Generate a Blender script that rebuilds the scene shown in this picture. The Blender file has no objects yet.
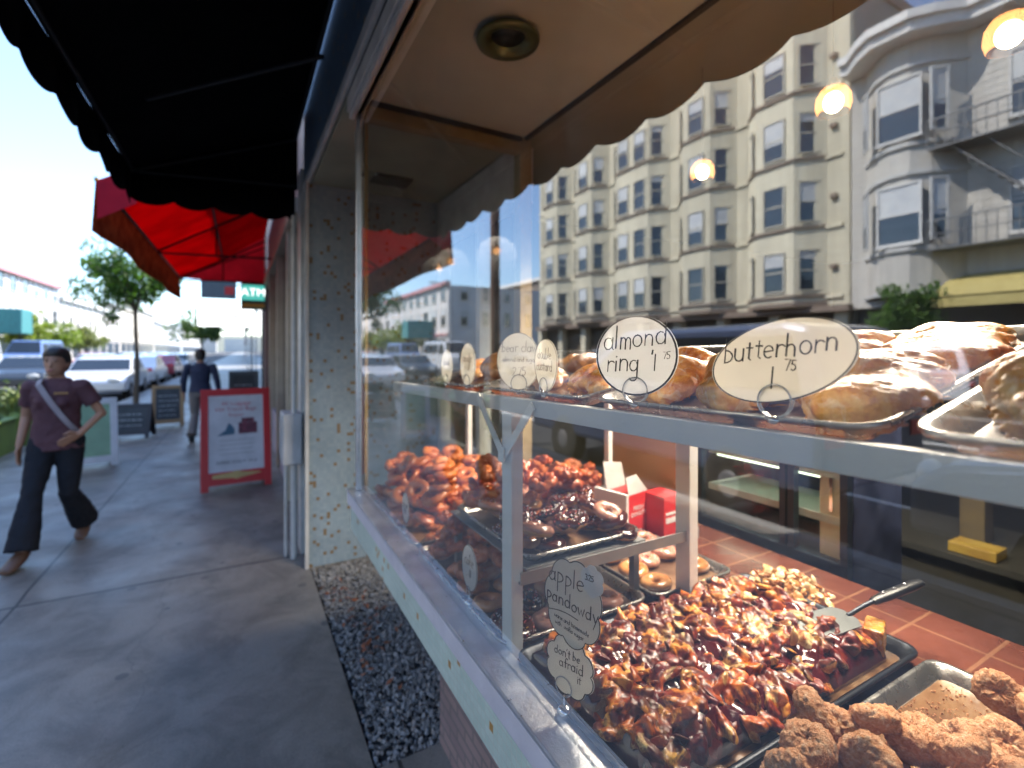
import bpy, bmesh, math, random
from mathutils import Vector, Matrix, noise, Euler
R = math.radians
random.seed(7)
sc = bpy.context.scene
col = sc.collection
H = 1.58            # camera height
# ------------------------------------------------------------------ helpers
class MB:
    """collects shapes, then links them as one mesh object"""
    def __init__(s): s.v = []; s.f = []; s.sm = []
    def add(s, vs, fs, smooth=False, M=None):
        o = len(s.v)
        for p in vs:
            p = Vector(p)
            s.v.append(tuple(M @ p) if M is not None else tuple(p))
        for f in fs:
            s.f.append(tuple(i + o for i in f)); s.sm.append(smooth)
    def box(s, x0, x1, y0, y1, z0, z1, M=None):
        vs = [(x0,y0,z0),(x1,y0,z0),(x1,y1,z0),(x0,y1,z0),(x0,y0,z1),(x1,y0,z1),(x1,y1,z1),(x0,y1,z1)]
        s.add(vs, [(0,3,2,1),(4,5,6,7),(0,1,5,4),(1,2,6,5),(2,3,7,6),(3,0,4,7)], False, M)
    def prism(s, pts, z0, z1, M=None, smooth=False):
        n = len(pts)
        vs = [(p[0],p[1],z0) for p in pts] + [(p[0],p[1],z1) for p in pts]
        s.add(vs, [tuple(range(n-1,-1,-1)), tuple(range(n,2*n))], False, M)
        s.add(vs, [(i,(i+1)%n,n+(i+1)%n,n+i) for i in range(n)], smooth, M)
    def tube(s, pts, r, n=8, closed=False, M=None, flat=1.0):
        pts = [Vector(p) for p in pts]; m = len(pts)
        rs = r if isinstance(r,(list,tuple)) else [r]*m
        vs = []; up = None
        for i,p in enumerate(pts):
            if closed: t = pts[(i+1)%m]-pts[(i-1)%m]
            else: t = pts[min(i+1,m-1)]-pts[max(i-1,0)]
            if t.length < 1e-9: t = Vector((0,0,1))
            t.normalize()
            if up is None:
                up = Vector((0,0,1)) if abs(t.z) < .9 else Vector((1,0,0))
            a = t.cross(up)
            if a.length < 1e-4: a = t.cross(Vector((0,1,0)))
            a.normalize(); b = a.cross(t).normalized(); up = b
            for k in range(n):
                w = 2*math.pi*k/n
                vs.append(p + a*math.cos(w)*rs[i] + b*math.sin(w)*rs[i]*flat)
        fs = []
        for i in range(m if closed else m-1):
            j = (i+1)%m
            for k in range(n):
                l = (k+1)%n
                fs.append((i*n+k, i*n+l, j*n+l, j*n+k))
        s.add(vs, fs, True, M)
        if not closed:
            s.add(vs[:n], [tuple(range(n-1,-1,-1))], False, M); s.add(vs[-n:], [tuple(range(n))], False, M)
    def lathe(s, prof, n=24, M=None):
        vs = []; m = len(prof)
        for r_,z_ in prof:
            for k in range(n):
                w = 2*math.pi*k/n; vs.append((r_*math.cos(w), r_*math.sin(w), z_))
        fs = [(i*n+k, i*n+(k+1)%n, (i+1)*n+(k+1)%n, (i+1)*n+k) for i in range(m-1) for k in range(n)]
        s.add(vs, fs, True, M)
        s.add(vs[:n], [tuple(range(n-1,-1,-1))], False, M); s.add(vs[-n:], [tuple(range(n))], False, M)
    def ball(s, c, rx, ry=None, rz=None, n=12, m=8, M=None):
        ry = rx if ry is None else ry; rz = rx if rz is None else rz
        vs = []
        for i in range(1,m):
            a = math.pi*i/m
            for k in range(n):
                w = 2*math.pi*k/n
                vs.append((c[0]+rx*math.sin(a)*math.cos(w), c[1]+ry*math.sin(a)*math.sin(w), c[2]-rz*math.cos(a)))
        b = len(vs); vs += [(c[0],c[1],c[2]-rz),(c[0],c[1],c[2]+rz)]
        fs = [(i*n+k, i*n+(k+1)%n, (i+1)*n+(k+1)%n, (i+1)*n+k) for i in range(m-2) for k in range(n)]
        fs += [(b,(k+1)%n,k) for k in range(n)] + [(b+1,(m-2)*n+k,(m-2)*n+(k+1)%n) for k in range(n)]
        s.add(vs, fs, True, M)
    def loft(s, rings, n=16, M=None):
        """rings: (centre, side vector*rx, other vector*ry)"""
        vs = []
        for c,a,b in rings:
            c,a,b = Vector(c),Vector(a),Vector(b)
            for k in range(n):
                w = 2*math.pi*k/n; vs.append(c + a*math.cos(w) + b*math.sin(w))
        m = len(rings)
        fs = [(i*n+k, i*n+(k+1)%n, (i+1)*n+(k+1)%n, (i+1)*n+k) for i in range(m-1) for k in range(n)]
        s.add(vs, fs, True, M)
        s.add(vs[:n], [tuple(range(n-1,-1,-1))], True, M); s.add(vs[-n:], [tuple(range(n))], True, M)
    def mesh(s, name, mat):
        me = bpy.data.meshes.new(name); me.from_pydata(s.v, [], s.f)
        me.polygons.foreach_set('use_smooth', s.sm)
        if mat is not None: me.materials.append(mat)
        me.update(); return me
    def build(s, name, mat, parent=None, bevel=0, loc=None):
        o = bpy.data.objects.new(name, s.mesh(name, mat)); col.objects.link(o)
        if loc is not None: o.location = loc
        if parent is not None: o.parent = parent
        if bevel: add_bevel(o, bevel)
        return o
def add_bevel(o, w):
    b = o.modifiers.new('bevel','BEVEL'); b.width = w; b.segments = 2; b.limit_method = 'ANGLE'; b.angle_limit = R(40)
def tag(o, label=None, cat=None, group=None, kind=None):
    if label: o['label'] = label
    if cat: o['category'] = cat
    if group: o['group'] = group
    if kind: o['kind'] = kind
    return o
def thing(name, label, cat, loc=(0,0,0), rz=0, group=None, rot=None):
    o = bpy.data.objects.new(name, None); col.objects.link(o); o.empty_display_size = .1
    o.location = loc; o.rotation_euler = rot if rot else (0,0,rz)
    return tag(o, label, cat, group)
def kids(o): return [c for c in bpy.data.objects if c.parent == o]
def copy_tree(o, parent=None, ch=None):
    c = o.copy(); col.objects.link(c); c.parent = parent
    for k in kids(o): copy_tree(k, c)
    return c
def evalmesh(o):
    dg = bpy.context.evaluated_depsgraph_get(); dg.update()
    return bpy.data.meshes.new_from_object(o.evaluated_get(dg))
def remeshed(mb, name, mat, voxel, smooth=3, fn=None, parent=None):
    """overlapping shapes fused into one continuous surface"""
    me = mb.mesh(name+'_raw', None)
    t = bpy.data.objects.new('tmp', me); col.objects.link(t)
    m = t.modifiers.new('r','REMESH'); m.mode = 'VOXEL'; m.voxel_size = voxel; m.use_smooth_shade = True
    if smooth:
        q = t.modifiers.new('s','SMOOTH'); q.factor = .5; q.iterations = smooth
    out = evalmesh(t); bpy.data.objects.remove(t)
    if fn:
        nm = [v.normal.copy() for v in out.vertices]
        for v,n_ in zip(out.vertices, nm): v.co = fn(v.co.copy(), n_)
    out.materials.clear(); out.materials.append(mat); out.name = name
    out.polygons.foreach_set('use_smooth', [True]*len(out.polygons)); out.update()
    if parent == 'mesh': return out
    o = bpy.data.objects.new(name, out); col.objects.link(o)
    if parent is not None: o.parent = parent
    return o
def textmesh(body, size, mat, name, parent, M, ext=.001, align='CENTER', sx=1.0):
    cu = bpy.data.curves.new('t','FONT'); cu.body = body; cu.size = size; cu.extrude = ext; cu.align_x = align; cu.align_y = 'CENTER'; cu.space_character = 1.05
    t = bpy.data.objects.new('t', cu); col.objects.link(t); me = evalmesh(t); bpy.data.objects.remove(t)
    me.transform(Matrix.Diagonal((sx,1,1,1))); me.transform(M); me.materials.clear(); me.materials.append(mat)
    o = bpy.data.objects.new(name, me); col.objects.link(o); o.parent = parent; return o
STAND = Matrix.Rotation(R(90),4,'X')    # text upright in xz plane, facing -y

# ------------------------------------------------------------------ materials
class NT:
    def __init__(s, name):
        s.m = bpy.data.materials.new(name); s.m.use_nodes = True; s.t = s.m.node_tree; s.t.nodes.clear()
        s.out = s.n('ShaderNodeOutputMaterial')
    def n(s, ty, **k):
        x = s.t.nodes.new(ty)
        for a,b in k.items(): setattr(x, a, b)
        return x
    def l(s, a, b): s.t.links.new(a, b)
def rgba(c): return (c[0],c[1],c[2],1)
def mixc(N, fac, a, b, mode='MIX'):
    x = N.n('ShaderNodeMix', data_type='RGBA', blend_type=mode); 
    for sock,val in ((x.inputs[0],fac),(x.inputs[6],a),(x.inputs[7],b)):
        if isinstance(val,(int,float)): sock.default_value = val
        elif isinstance(val,(tuple,list)): sock.default_value = rgba(val)
        else: N.l(val, sock)
    return x.outputs[2]
def ramp(N, fac, stops, interp='LINEAR'):
    x = N.n('ShaderNodeValToRGB'); x.color_ramp.interpolation = interp
    e = x.color_ramp.elements
    while len(e) < len(stops): e.new(.5)
    for i,(p,c) in enumerate(stops):
        e[i].position = p; e[i].color = rgba(c) if not isinstance(c,(int,float)) else (c,c,c,1)
    N.l(fac, x.inputs[0]); return x.outputs[0]
def math_(N, op, a, b=None, c=None):
    x = N.n('ShaderNodeMath', operation=op)
    for i,v in enumerate((a,b,c)):
        if v is None: continue
        if isinstance(v,(int,float)): x.inputs[i].default_value = v
        else: N.l(v, x.inputs[i])
    return x.outputs[0]
def coords(N, obj=True):
    if obj: return N.n('ShaderNodeTexCoord').outputs['Object']
    return N.n('ShaderNodeNewGeometry').outputs['Position']
def noise_(N, vec, scale, detail=4, rough=.55, dist=0):
    x = N.n('ShaderNodeTexNoise'); x.inputs['Scale'].default_value = scale; x.inputs['Detail'].default_value = detail
    x.inputs['Roughness'].default_value = rough; x.inputs['Distortion'].default_value = dist
    N.l(vec, x.inputs['Vector']); return x.outputs['Fac']
def mat(name, c, rough=.6, metal=0, c2=None, scale=6, bump=0, bscale=None, spec=.5, coat=0, world=False, trans=0, sheen=0, lo=.35, hi=.65, emis=None, es=0, sss=0, rvar=0, streak=0):
    N = NT(name); p = N.n('ShaderNodeBsdfPrincipled'); N.l(p.outputs[0], N.out.inputs[0])
    v = coords(N, not world)
    p.inputs['Roughness'].default_value = rough; p.inputs['Metallic'].default_value = metal
    p.inputs['Specular IOR Level'].default_value = spec; p.inputs['Coat Weight'].default_value = coat
    p.inputs['Coat Roughness'].default_value = .12
    c2 = c2 or tuple(k*.82 for k in c)
    f = noise_(N, v, scale, 5)
    f = ramp(N, f, [(lo,0),(hi,1)])
    cc = mixc(N, f, c, c2)
    oi = N.n('ShaderNodeObjectInfo')
    cc = mixc(N, 1.0, cc, ramp(N, oi.outputs['Random'], [(0,.86),(1,1.12)]), 'MULTIPLY')
    N.l(cc, p.inputs['Base Color'])
    if streak:
        mp = N.n('ShaderNodeMapping'); mp.inputs['Scale'].default_value = (2.2,2.2,.12); N.l(v, mp.inputs[0]); sk = ramp(N, noise_(N, mp.outputs[0], 1.0, 6, .7), [(.35,.72),(.6,1.0)]); N.l(mixc(N, streak, cc, sk, 'MULTIPLY'), p.inputs['Base Color'])
    if rvar:
        r2 = noise_(N, v, scale*2.3, 3); x = N.n('ShaderNodeMapRange'); N.l(r2, x.inputs[0]); x.inputs[3].default_value = max(.02,rough-rvar); x.inputs[4].default_value = min(1,rough+rvar); N.l(x.outputs[0], p.inputs['Roughness'])
    if bump:
        b = N.n('ShaderNodeBump'); b.inputs['Strength'].default_value = min(1,bump); b.inputs['Distance'].default_value = .01*max(1,bump)
        N.l(noise_(N, v, bscale or scale*6, 6, .65), b.inputs['Height']); N.l(b.outputs[0], p.inputs['Normal'])
    if emis: p.inputs['Emission Color'].default_value = rgba(emis); p.inputs['Emission Strength'].default_value = es
    if sss: p.inputs['Subsurface Weight'].default_value = sss; p.inputs['Subsurface Radius'].default_value = (.01,.004,.002); p.inputs['Subsurface Scale'].default_value = 1
    return N.m
def cloth_mat(name, c, trans_c, tw=.5, c2=None, scale=3):
    N = NT(name); d = N.n('ShaderNodeBsdfDiffuse'); t = N.n('ShaderNodeBsdfTranslucent'); m = N.n('ShaderNodeMixShader'); v = coords(N)
    f = ramp(N, noise_(N, v, scale, 4), [(.4,0),(.6,1)])
    N.l(mixc(N, f, c, c2 or tuple(k*.85 for k in c)), d.inputs[0]); N.l(mixc(N, f, trans_c, tuple(k*.8 for k in trans_c)), t.inputs[0])
    m.inputs[0].default_value = tw; N.l(d.outputs[0], m.inputs[1]); N.l(t.outputs[0], m.inputs[2]); N.l(m.outputs[0], N.out.inputs[0]); return N.m
M = {}
def glass_mat(F0=.28, gz=.26, name='shopfront_glass'):
    """shop-front plate glass: lets light straight through, reflects more at a grazing view"""
    N = NT(name); g = N.n('ShaderNodeNewGeometry')
    dot = N.n('ShaderNodeVectorMath', operation='DOT_PRODUCT'); N.l(g.outputs['Normal'], dot.inputs[0]); N.l(g.outputs['Incoming'], dot.inputs[1])
    c = math_(N, 'ABSOLUTE', dot.outputs['Value']); k = math_(N, 'SUBTRACT', 1.0, c)
    k = math_(N, 'POWER', k, 2.6); k = math_(N, 'MULTIPLY_ADD', k, gz, F0)
    k = math_(N, 'MINIMUM', k, .95)
    k = math_(N, 'MULTIPLY', k, math_(N, 'SUBTRACT', 1.0, g.outputs['Backfacing']))
    tr = N.n('ShaderNodeBsdfTransparent'); tr.inputs[0].default_value = (.97,.985,.975,1)
    gl = N.n('ShaderNodeBsdfGlossy'); gl.inputs['Roughness'].default_value = 0.0
    # faint smears and dust on the pane
    v = coords(N, False); sm = ramp(N, noise_(N, v, 3.2, 6, .7, 1.5), [(.42,.0),(.8,.028)])
    df = N.n('ShaderNodeBsdfDiffuse'); df.inputs[0].default_value = (.8,.8,.8,1)
    m = N.n('ShaderNodeMixShader'); N.l(k, m.inputs[0]); N.l(tr.outputs[0], m.inputs[1]); N.l(gl.outputs[0], m.inputs[2])
    m2 = N.n('ShaderNodeMixShader'); N.l(sm, m2.inputs[0]); N.l(m.outputs[0], m2.inputs[1]); N.l(df.outputs[0], m2.inputs[2])
    N.l(m2.outputs[0], N.out.inputs[0]); return N.m
M['glass'] = glass_mat(); M['inner_glass'] = glass_mat(.04,.2,'clear_glass')
def tile_mat(name, c1, c2, gold, sx, density=.93, grout=(.45,.47,.42), rough=.3, world=True):
    """small mosaic tiles, a few of them gold; x+y runs along the wall, z up"""
    N = NT(name); p = N.n('ShaderNodeBsdfPrincipled'); N.l(p.outputs[0], N.out.inputs[0])
    pos = coords(N, False); s = N.n('ShaderNodeSeparateXYZ'); N.l(pos, s.inputs[0])
    u = math_(N, 'MULTIPLY', math_(N, 'ADD', s.outputs[0], s.outputs[1]), 1/sx); w = math_(N, 'MULTIPLY', s.outputs[2], 1/sx)
    cb = N.n('ShaderNodeCombineXYZ'); N.l(u, cb.inputs[0]); N.l(w, cb.inputs[1])
    fl = N.n('ShaderNodeVectorMath', operation='FLOOR'); N.l(cb.outputs[0], fl.inputs[0])
    wn = N.n('ShaderNodeTexWhiteNoise', noise_dimensions='2D'); N.l(fl.outputs[0], wn.inputs[0])
    fr = N.n('ShaderNodeVectorMath', operation='FRACTION'); N.l(cb.outputs[0], fr.inputs[0]); fs = N.n('ShaderNodeSeparateXYZ'); N.l(fr.outputs[0], fs.inputs[0])
    def edge(o): return math_(N, 'GREATER_THAN', math_(N, 'ABSOLUTE', math_(N, 'SUBTRACT', o, .5)), .45)
    g = math_(N, 'MAXIMUM', edge(fs.outputs[0]), edge(fs.outputs[1]))
    tone = mixc(N, wn.outputs[0], c1, c2)
    wn2 = N.n('ShaderNodeTexWhiteNoise', noise_dimensions='3D'); N.l(fl.outputs[0], wn2.inputs[0])
    isg = math_(N, 'GREATER_THAN', wn2.outputs[0], density)
    tone = mixc(N, isg, tone, gold); cc = mixc(N, g, tone, grout)
    dirt = ramp(N, noise_(N, pos, 2.5, 5), [(.3,.8),(.7,1)])
    N.l(mixc(N, 1.0, cc, dirt, 'MULTIPLY'), p.inputs['Base Color'])
    N.l(mixc(N, g, (rough,)*3, (.85,)*3), p.inputs['Roughness'])
    b = N.n('ShaderNodeBump'); b.inputs['Strength'].default_value = .5; b.inputs['Distance'].default_value = .002; b.invert = True; N.l(g, b.inputs['Height']); N.l(b.outputs[0], p.inputs['Normal'])
    return N.m
def brick_mat(name, c1, c2, mortar, scale, rough=.8, world=True, bw=.2, rh=.07, ms=.008):
    N = NT(name); p = N.n('ShaderNodeBsdfPrincipled'); N.l(p.outputs[0], N.out.inputs[0])
    pos = coords(N, False); s = N.n('ShaderNodeSeparateXYZ'); N.l(pos, s.inputs[0])
    cb = N.n('ShaderNodeCombineXYZ'); N.l(math_(N,'ADD',s.outputs[0],s.outputs[1]), cb.inputs[0]); N.l(s.outputs[2], cb.inputs[1])
    b = N.n('ShaderNodeTexBrick'); N.l(cb.outputs[0], b.inputs['Vector']); b.inputs['Color1'].default_value = rgba(c1); b.inputs['Color2'].default_value = rgba(c2); b.inputs['Mortar'].default_value = rgba(mortar)
    b.inputs['Scale'].default_value = scale; b.inputs['Brick Width'].default_value = bw; b.inputs['Row Height'].default_value = rh; b.inputs['Mortar Size'].default_value = ms
    dirt = ramp(N, noise_(N, pos, 3, 5), [(.3,.75),(.7,1)])
    N.l(mixc(N, 1.0, b.outputs[0], dirt, 'MULTIPLY'), p.inputs['Base Color']); p.inputs['Roughness'].default_value = rough
    return N.m
def concrete_mat():
    """sidewalk slabs: joints every so often, hairline cracks, stains"""
    N = NT('sidewalk_concrete'); p = N.n('ShaderNodeBsdfPrincipled'); N.l(p.outputs[0], N.out.inputs[0])
    pos = coords(N, False); s = N.n('ShaderNodeSeparateXYZ'); N.l(pos, s.inputs[0])
    a = ramp(N, noise_(N, pos, .9, 6, .6), [(.3,(.185,.166,.146)),(.5,(.235,.212,.186)),(.72,(.295,.268,.236))])
    fine = ramp(N, noise_(N, pos, 120, 3, .7), [(.3,.8),(.7,1.15)])
    st = ramp(N, noise_(N, pos, 2.7, 8, .72, .6), [(.38,.55),(.58,1.0)])
    c = mixc(N, 1.0, a, fine, 'MULTIPLY'); c = mixc(N, .85, c, st, 'MULTIPLY')
    grit = ramp(N, noise_(N, pos, 38, 4, .75), [(.62,1.0),(.70,.6)]); c = mixc(N, .8, c, grit, 'MULTIPLY')
    # gum spots
    vo = N.n('ShaderNodeTexVoronoi'); vo.inputs['Scale'].default_value = 3.1; N.l(pos, vo.inputs['Vector'])
    c = mixc(N, math_(N,'MULTIPLY',math_(N,'LESS_THAN', vo.outputs['Distance'], .085),.65), c, (.07,.07,.075))
    wob = math_(N,'MULTIPLY',math_(N,'SUBTRACT',noise_(N,pos,2.0,3),.5),.03)
    def joint(o, period, off, w):
        q = math_(N,'ADD',math_(N,'SUBTRACT',o,off),wob); q = math_(N,'DIVIDE',q,period); q = math_(N,'FRACT',math_(N,'ADD',q,.5))
        return math_(N,'LESS_THAN',math_(N,'ABSOLUTE',math_(N,'SUBTRACT',q,.5)), w/period)
    j = math_(N,'MAXIMUM',joint(s.outputs[1],3.9,4.1,.011),joint(s.outputs[0],1.75,-1.22,.008))
    # cracks
    nz = N.n('ShaderNodeTexNoise'); nz.inputs['Scale'].default_value = 1.6; nz.inputs['Detail'].default_value = 4; N.l(pos, nz.inputs['Vector'])
    ad = N.n('ShaderNodeVectorMath', operation='MULTIPLY_ADD'); N.l(nz.outputs['Color'], ad.inputs[0]); ad.inputs[1].default_value = (.7,.7,.0); N.l(pos, ad.inputs[2])
    vc = N.n('ShaderNodeTexVoronoi', feature='DISTANCE_TO_EDGE'); vc.inputs['Scale'].default_value = .62; N.l(ad.outputs[0], vc.inputs['Vector'])
    crack = math_(N,'LESS_THAN', vc.outputs['Distance'], .0018)
    c = mixc(N, math_(N,'MULTIPLY',crack,.3), c, (.05,.05,.05)); c = mixc(N, j, c, (.03,.03,.03))
    N.l(c, p.inputs['Base Color'])
    N.l(ramp(N, noise_(N,pos,1.7,5), [(.35,.38),(.65,.6)]), p.inputs['Roughness'])
    b = N.n('ShaderNodeBump'); b.inputs['Strength'].default_value = .35; b.inputs['Distance'].default_value = .004
    hh = math_(N,'SUBTRACT', noise_(N,pos,70,6,.7), math_(N,'MULTIPLY',math_(N,'MAXIMUM',j,crack),2.0)); N.l(hh, b.inputs['Height']); N.l(b.outputs[0], p.inputs['Normal'])
    return N.m
def food_mat(name, stops, rough=.35, scale=9, bump=.5, coat=.3, island=False, bscale=40, dist=.006):
    """baked surface: several browns mixed by noise"""
    N = NT(name); p = N.n('ShaderNodeBsdfPrincipled'); N.l(p.outputs[0], N.out.inputs[0]); v = coords(N)
    oi = N.n('ShaderNodeObjectInfo'); of = N.n('ShaderNodeVectorMath', operation='ADD'); N.l(v, of.inputs[0])
    sc_ = N.n('ShaderNodeVectorMath', operation='SCALE'); cbx = N.n('ShaderNodeCombineXYZ'); N.l(oi.outputs['Random'], cbx.inputs[0]); N.l(oi.outputs['Random'], cbx.inputs[1]); N.l(cbx.outputs[0], sc_.inputs[0]); sc_.inputs['Scale'].default_value = 13; N.l(sc_.outputs[0], of.inputs[1])
    v = of.outputs[0]
    f = noise_(N, v, scale, 6, .62, .4)
    if island:
        g = N.n('ShaderNodeNewGeometry'); f = math_(N,'ADD',math_(N,'MULTIPLY',g.outputs['Random Per Island'],.75),math_(N,'MULTIPLY',f,.3))
    cc = ramp(N, f, stops)
    cc = mixc(N, 1.0, cc, ramp(N, oi.outputs['Random'], [(0,.75),(1,1.15)]), 'MULTIPLY')
    N.l(cc, p.inputs['Base Color']); p.inputs['Roughness'].default_value = rough; p.inputs['Coat Weight'].default_value = coat; p.inputs['Coat Roughness'].default_value = .15
    b = N.n('ShaderNodeBump'); b.inputs['Strength'].default_value = bump; b.inputs['Distance'].default_value = dist; N.l(noise_(N, v, bscale, 6, .7), b.inputs['Height']); N.l(b.outputs[0], p.inputs['Normal'])
    return N.m
M['concrete'] = concrete_mat()
M['asphalt'] = mat('asphalt', (.055,.055,.058), .85, c2=(.04,.04,.042), scale=1.2, bump=.5, bscale=80, world=True)
M['kerb'] = mat('kerb_concrete', (.3,.29,.27), .8, scale=3, bump=.3, world=True)
M['paint_line'] = mat('road_paint', (.75,.74,.7), .6, world=True)
M['black_cloth'] = mat('black_canvas', (.005,.005,.006), .95, c2=(.003,.003,.004), scale=5, spec=.05)
M['dark_steel'] = mat('dark_steel', (.008,.009,.012), .6, .3)
M['blue_tile'] = tile_mat('blue_mosaic', (.31,.38,.44), (.24,.32,.39), (.22,.13,.05), .024, .93, (.27,.33,.34))
M['mint_tile'] = tile_mat('mint_mosaic', (.62,.74,.66), (.52,.66,.58), (.50,.27,.06), .020, .975, (.62,.66,.58))
M['header_tile'] = tile_mat('header_mosaic', (.13,.2,.27), (.08,.13,.2), (.4,.25,.1), .03, .97, (.2,.24,.28))
M['pink_brick'] = brick_mat('pink_brick', (.36,.25,.23), (.28,.2,.2), (.2,.17,.16), 1.0, bw=.14, rh=.045, ms=.006)
M['aluminium'] = mat('brushed_aluminium', (.72,.74,.78), .32, .85, scale=14, bump=.15, bscale=120, rvar=.12)
M['alu_paint'] = mat('painted_sill', (.70,.68,.74), .38, .15, c2=(.6,.58,.64), scale=8, bump=.1, rvar=.1)
M['white_paint'] = mat('white_shelf_paint', (.90,.90,.87), .35, .0, c2=(.83,.84,.82), scale=9, bump=.15, bscale=60, rvar=.15)
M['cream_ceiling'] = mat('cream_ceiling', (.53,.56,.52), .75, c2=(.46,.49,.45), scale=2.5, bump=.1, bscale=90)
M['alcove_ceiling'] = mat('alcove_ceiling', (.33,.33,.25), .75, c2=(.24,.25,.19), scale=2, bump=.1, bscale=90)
M['tan_wood'] = mat('tan_wood_trim', (.34,.26,.14), .55, c2=(.25,.19,.10), scale=8, bump=.2)
M['dark_trim'] = mat('dark_trim', (.03,.03,.035), .5)
M['white_trim'] = mat('white_trim', (.55,.54,.52), .45, c2=(.42,.41,.40), scale=7, bump=.2)
M['terracotta'] = brick_mat('terracotta_counter_tile', (.40,.10,.045), (.30,.07,.035), (.20,.10,.07), 1.0, .3, bw=.15, rh=.15, ms=.005)
M['gravel_stone'] = mat('gravel_stone', (.42,.43,.46), .8, c2=(.12,.12,.13), scale=30, bump=.3, world=True)
M['gravel_base'] = mat('gravel_base', (.07,.07,.072), .9, world=True)
FSTOP = 2.4; SUN_E = 3.6; SKY_S = .15; EXPO = 1.92; BULB_W = 46.0
def amber():
    N = NT('amber_glass'); t = N.n('ShaderNodeBsdfTransparent'); t.inputs[0].default_value = (1,.8,.6,1); g = N.n('ShaderNodeBsdfTranslucent'); g.inputs[0].default_value = (1,.62,.38,1); m = N.n('ShaderNodeMixShader'); m.inputs[0].default_value = .14
    N.l(t.outputs[0],m.inputs[1]); N.l(g.outputs[0],m.inputs[2]); N.l(m.outputs[0],N.out.inputs[0]); return N.m
M['amber'] = amber()
# ------------------------------------------------------------------ ground
def sheet(name, x0,x1,y0,y1,z, m, th=.3):
    b = MB(); b.box(x0,x1,y0,y1,z-th,z); return tag(b.build(name, m), kind='structure')
sheet('ground', -900, 900, -600, 1500, -.30, mat('far_ground',(.16,.15,.13),.9,scale=.05,world=True), .5)
sheet('road', -17, -3.1, -120, 700, -.13, M['asphalt'], .2)
sheet('cross_road', -300, -17.0, 36, 51, -.134, M['asphalt'], .15)
b = MB(); b.box(-3.1,.44,-60,300,-.3,0); b.box(.44,8,-60,1.86,-.3,0); b.box(.44,8,3.815,300,-.3,0); b.box(1.41,8,1.86,3.815,-.3,0)
tag(b.build('sidewalk', M['concrete']), kind='structure')
b = MB(); b.box(-3.25,-3.1,-60,300,-.3,.004); tag(b.build('kerb', M['kerb'], bevel=.015), kind='structure')
b = MB(); b.box(-20.2,-17.15,-60,36,-.3,0); b.box(-20.2,-17.15,51,300,-.3,0); tag(b.build('far_sidewalk', M['concrete']), kind='structure')
b = MB(); b.box(-17.15,-17,-60,36,-.3,.004); b.box(-17.15,-17,51,300,-.3,.004); tag(b.build('far_kerb', M['kerb']), kind='structure')
b = MB()
for i in range(60): b.box(-10.1,-9.95,-40+i*6,-37+i*6,-.128,-.124)
b.box(-5.35,-5.25,-60,300,-.128,-.124); b.box(-14.9,-14.8,-60,300,-.128,-.124)
tag(b.build('lane_markings', M['paint_line']), kind='structure')
# gravel strip under the projecting window
b = MB(); b.box(.44,1.41,1.86,3.815,-.3,-.03); tag(b.build('gravel_bed', M['gravel_base']), kind='structure')
def pebbles():
    N = NT('pebbles'); p = N.n('ShaderNodeBsdfPrincipled'); N.l(p.outputs[0], N.out.inputs[0]); g = N.n('ShaderNodeNewGeometry')
    N.l(ramp(N, g.outputs['Random Per Island'], [(0,(.11,.105,.10)),(.4,(.20,.195,.19)),(.75,(.30,.295,.29)),(.95,(.40,.39,.38)),(1,(.36,.3,.25))]), p.inputs['Base Color']); p.inputs['Roughness'].default_value = .65
    return N.m
b = MB(); rr = random.Random(3)
ico = bmesh.new(); bmesh.ops.create_icosphere(ico, subdivisions=1, radius=1); icv = [v.co.copy() for v in ico.verts]; icf = [tuple(v.index for v in f.verts) for f in ico.faces]
bmesh.ops.create_icosphere(ico, subdivisions=1, radius=1); ico.free()
def rock(b, c, r, rr, sq=.7, smooth=False, v=None, f=None, jit=.25):
    v = v or icv; f = f or icf
    e = Euler((rr.uniform(0,6),rr.uniform(0,6),rr.uniform(0,6))).to_matrix()
    s = Vector((rr.uniform(.7,1.2),rr.uniform(.7,1.2),rr.uniform(.5,.9)))*r
    b.add([Vector(c)+e@Vector((p.x*s.x,p.y*s.y,p.z*s.z))*(1+rr.uniform(-jit,jit)) for p in v], f, smooth)
for i in range(12000):
    x = .45+.96*rr.random()**.9; y = rr.uniform(1.87,3.81)
    rock(b, (x,y,-.022+rr.uniform(0,.016)), rr.uniform(.006,.0125), rr)
tag(b.build('gravel', pebbles()), 'grey and white loose gravel strip below the projecting shop window', 'gravel', kind='stuff')
# dry leaves on the gravel
b = MB(); rr = random.Random(5)
for i in range(70):
    x = rr.gauss(.62,.07); y = rr.gauss(2.85,.28); a = rr.uniform(0,6.3); l = rr.uniform(.012,.028)
    if not(.47<x<1.3 and 1.95<y<3.7): continue
    T = Matrix.Translation((x,y,.006+rr.uniform(0,.01)))@Euler((rr.uniform(-.5,.5),rr.uniform(-.5,.5),a)).to_matrix().to_4x4()
    b.prism([(-l,0),(-l*.3,l*.45),(l,0),(-l*.2,-l*.45)],0,.0012,T)
tag(b.build('leaf_litter', mat('dry_leaf',(.34,.10,.035),.7,c2=(.2,.07,.03),scale=40,world=True)), 'rusty dry leaf litter scattered on the gravel', 'leaves', kind='stuff')

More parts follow.
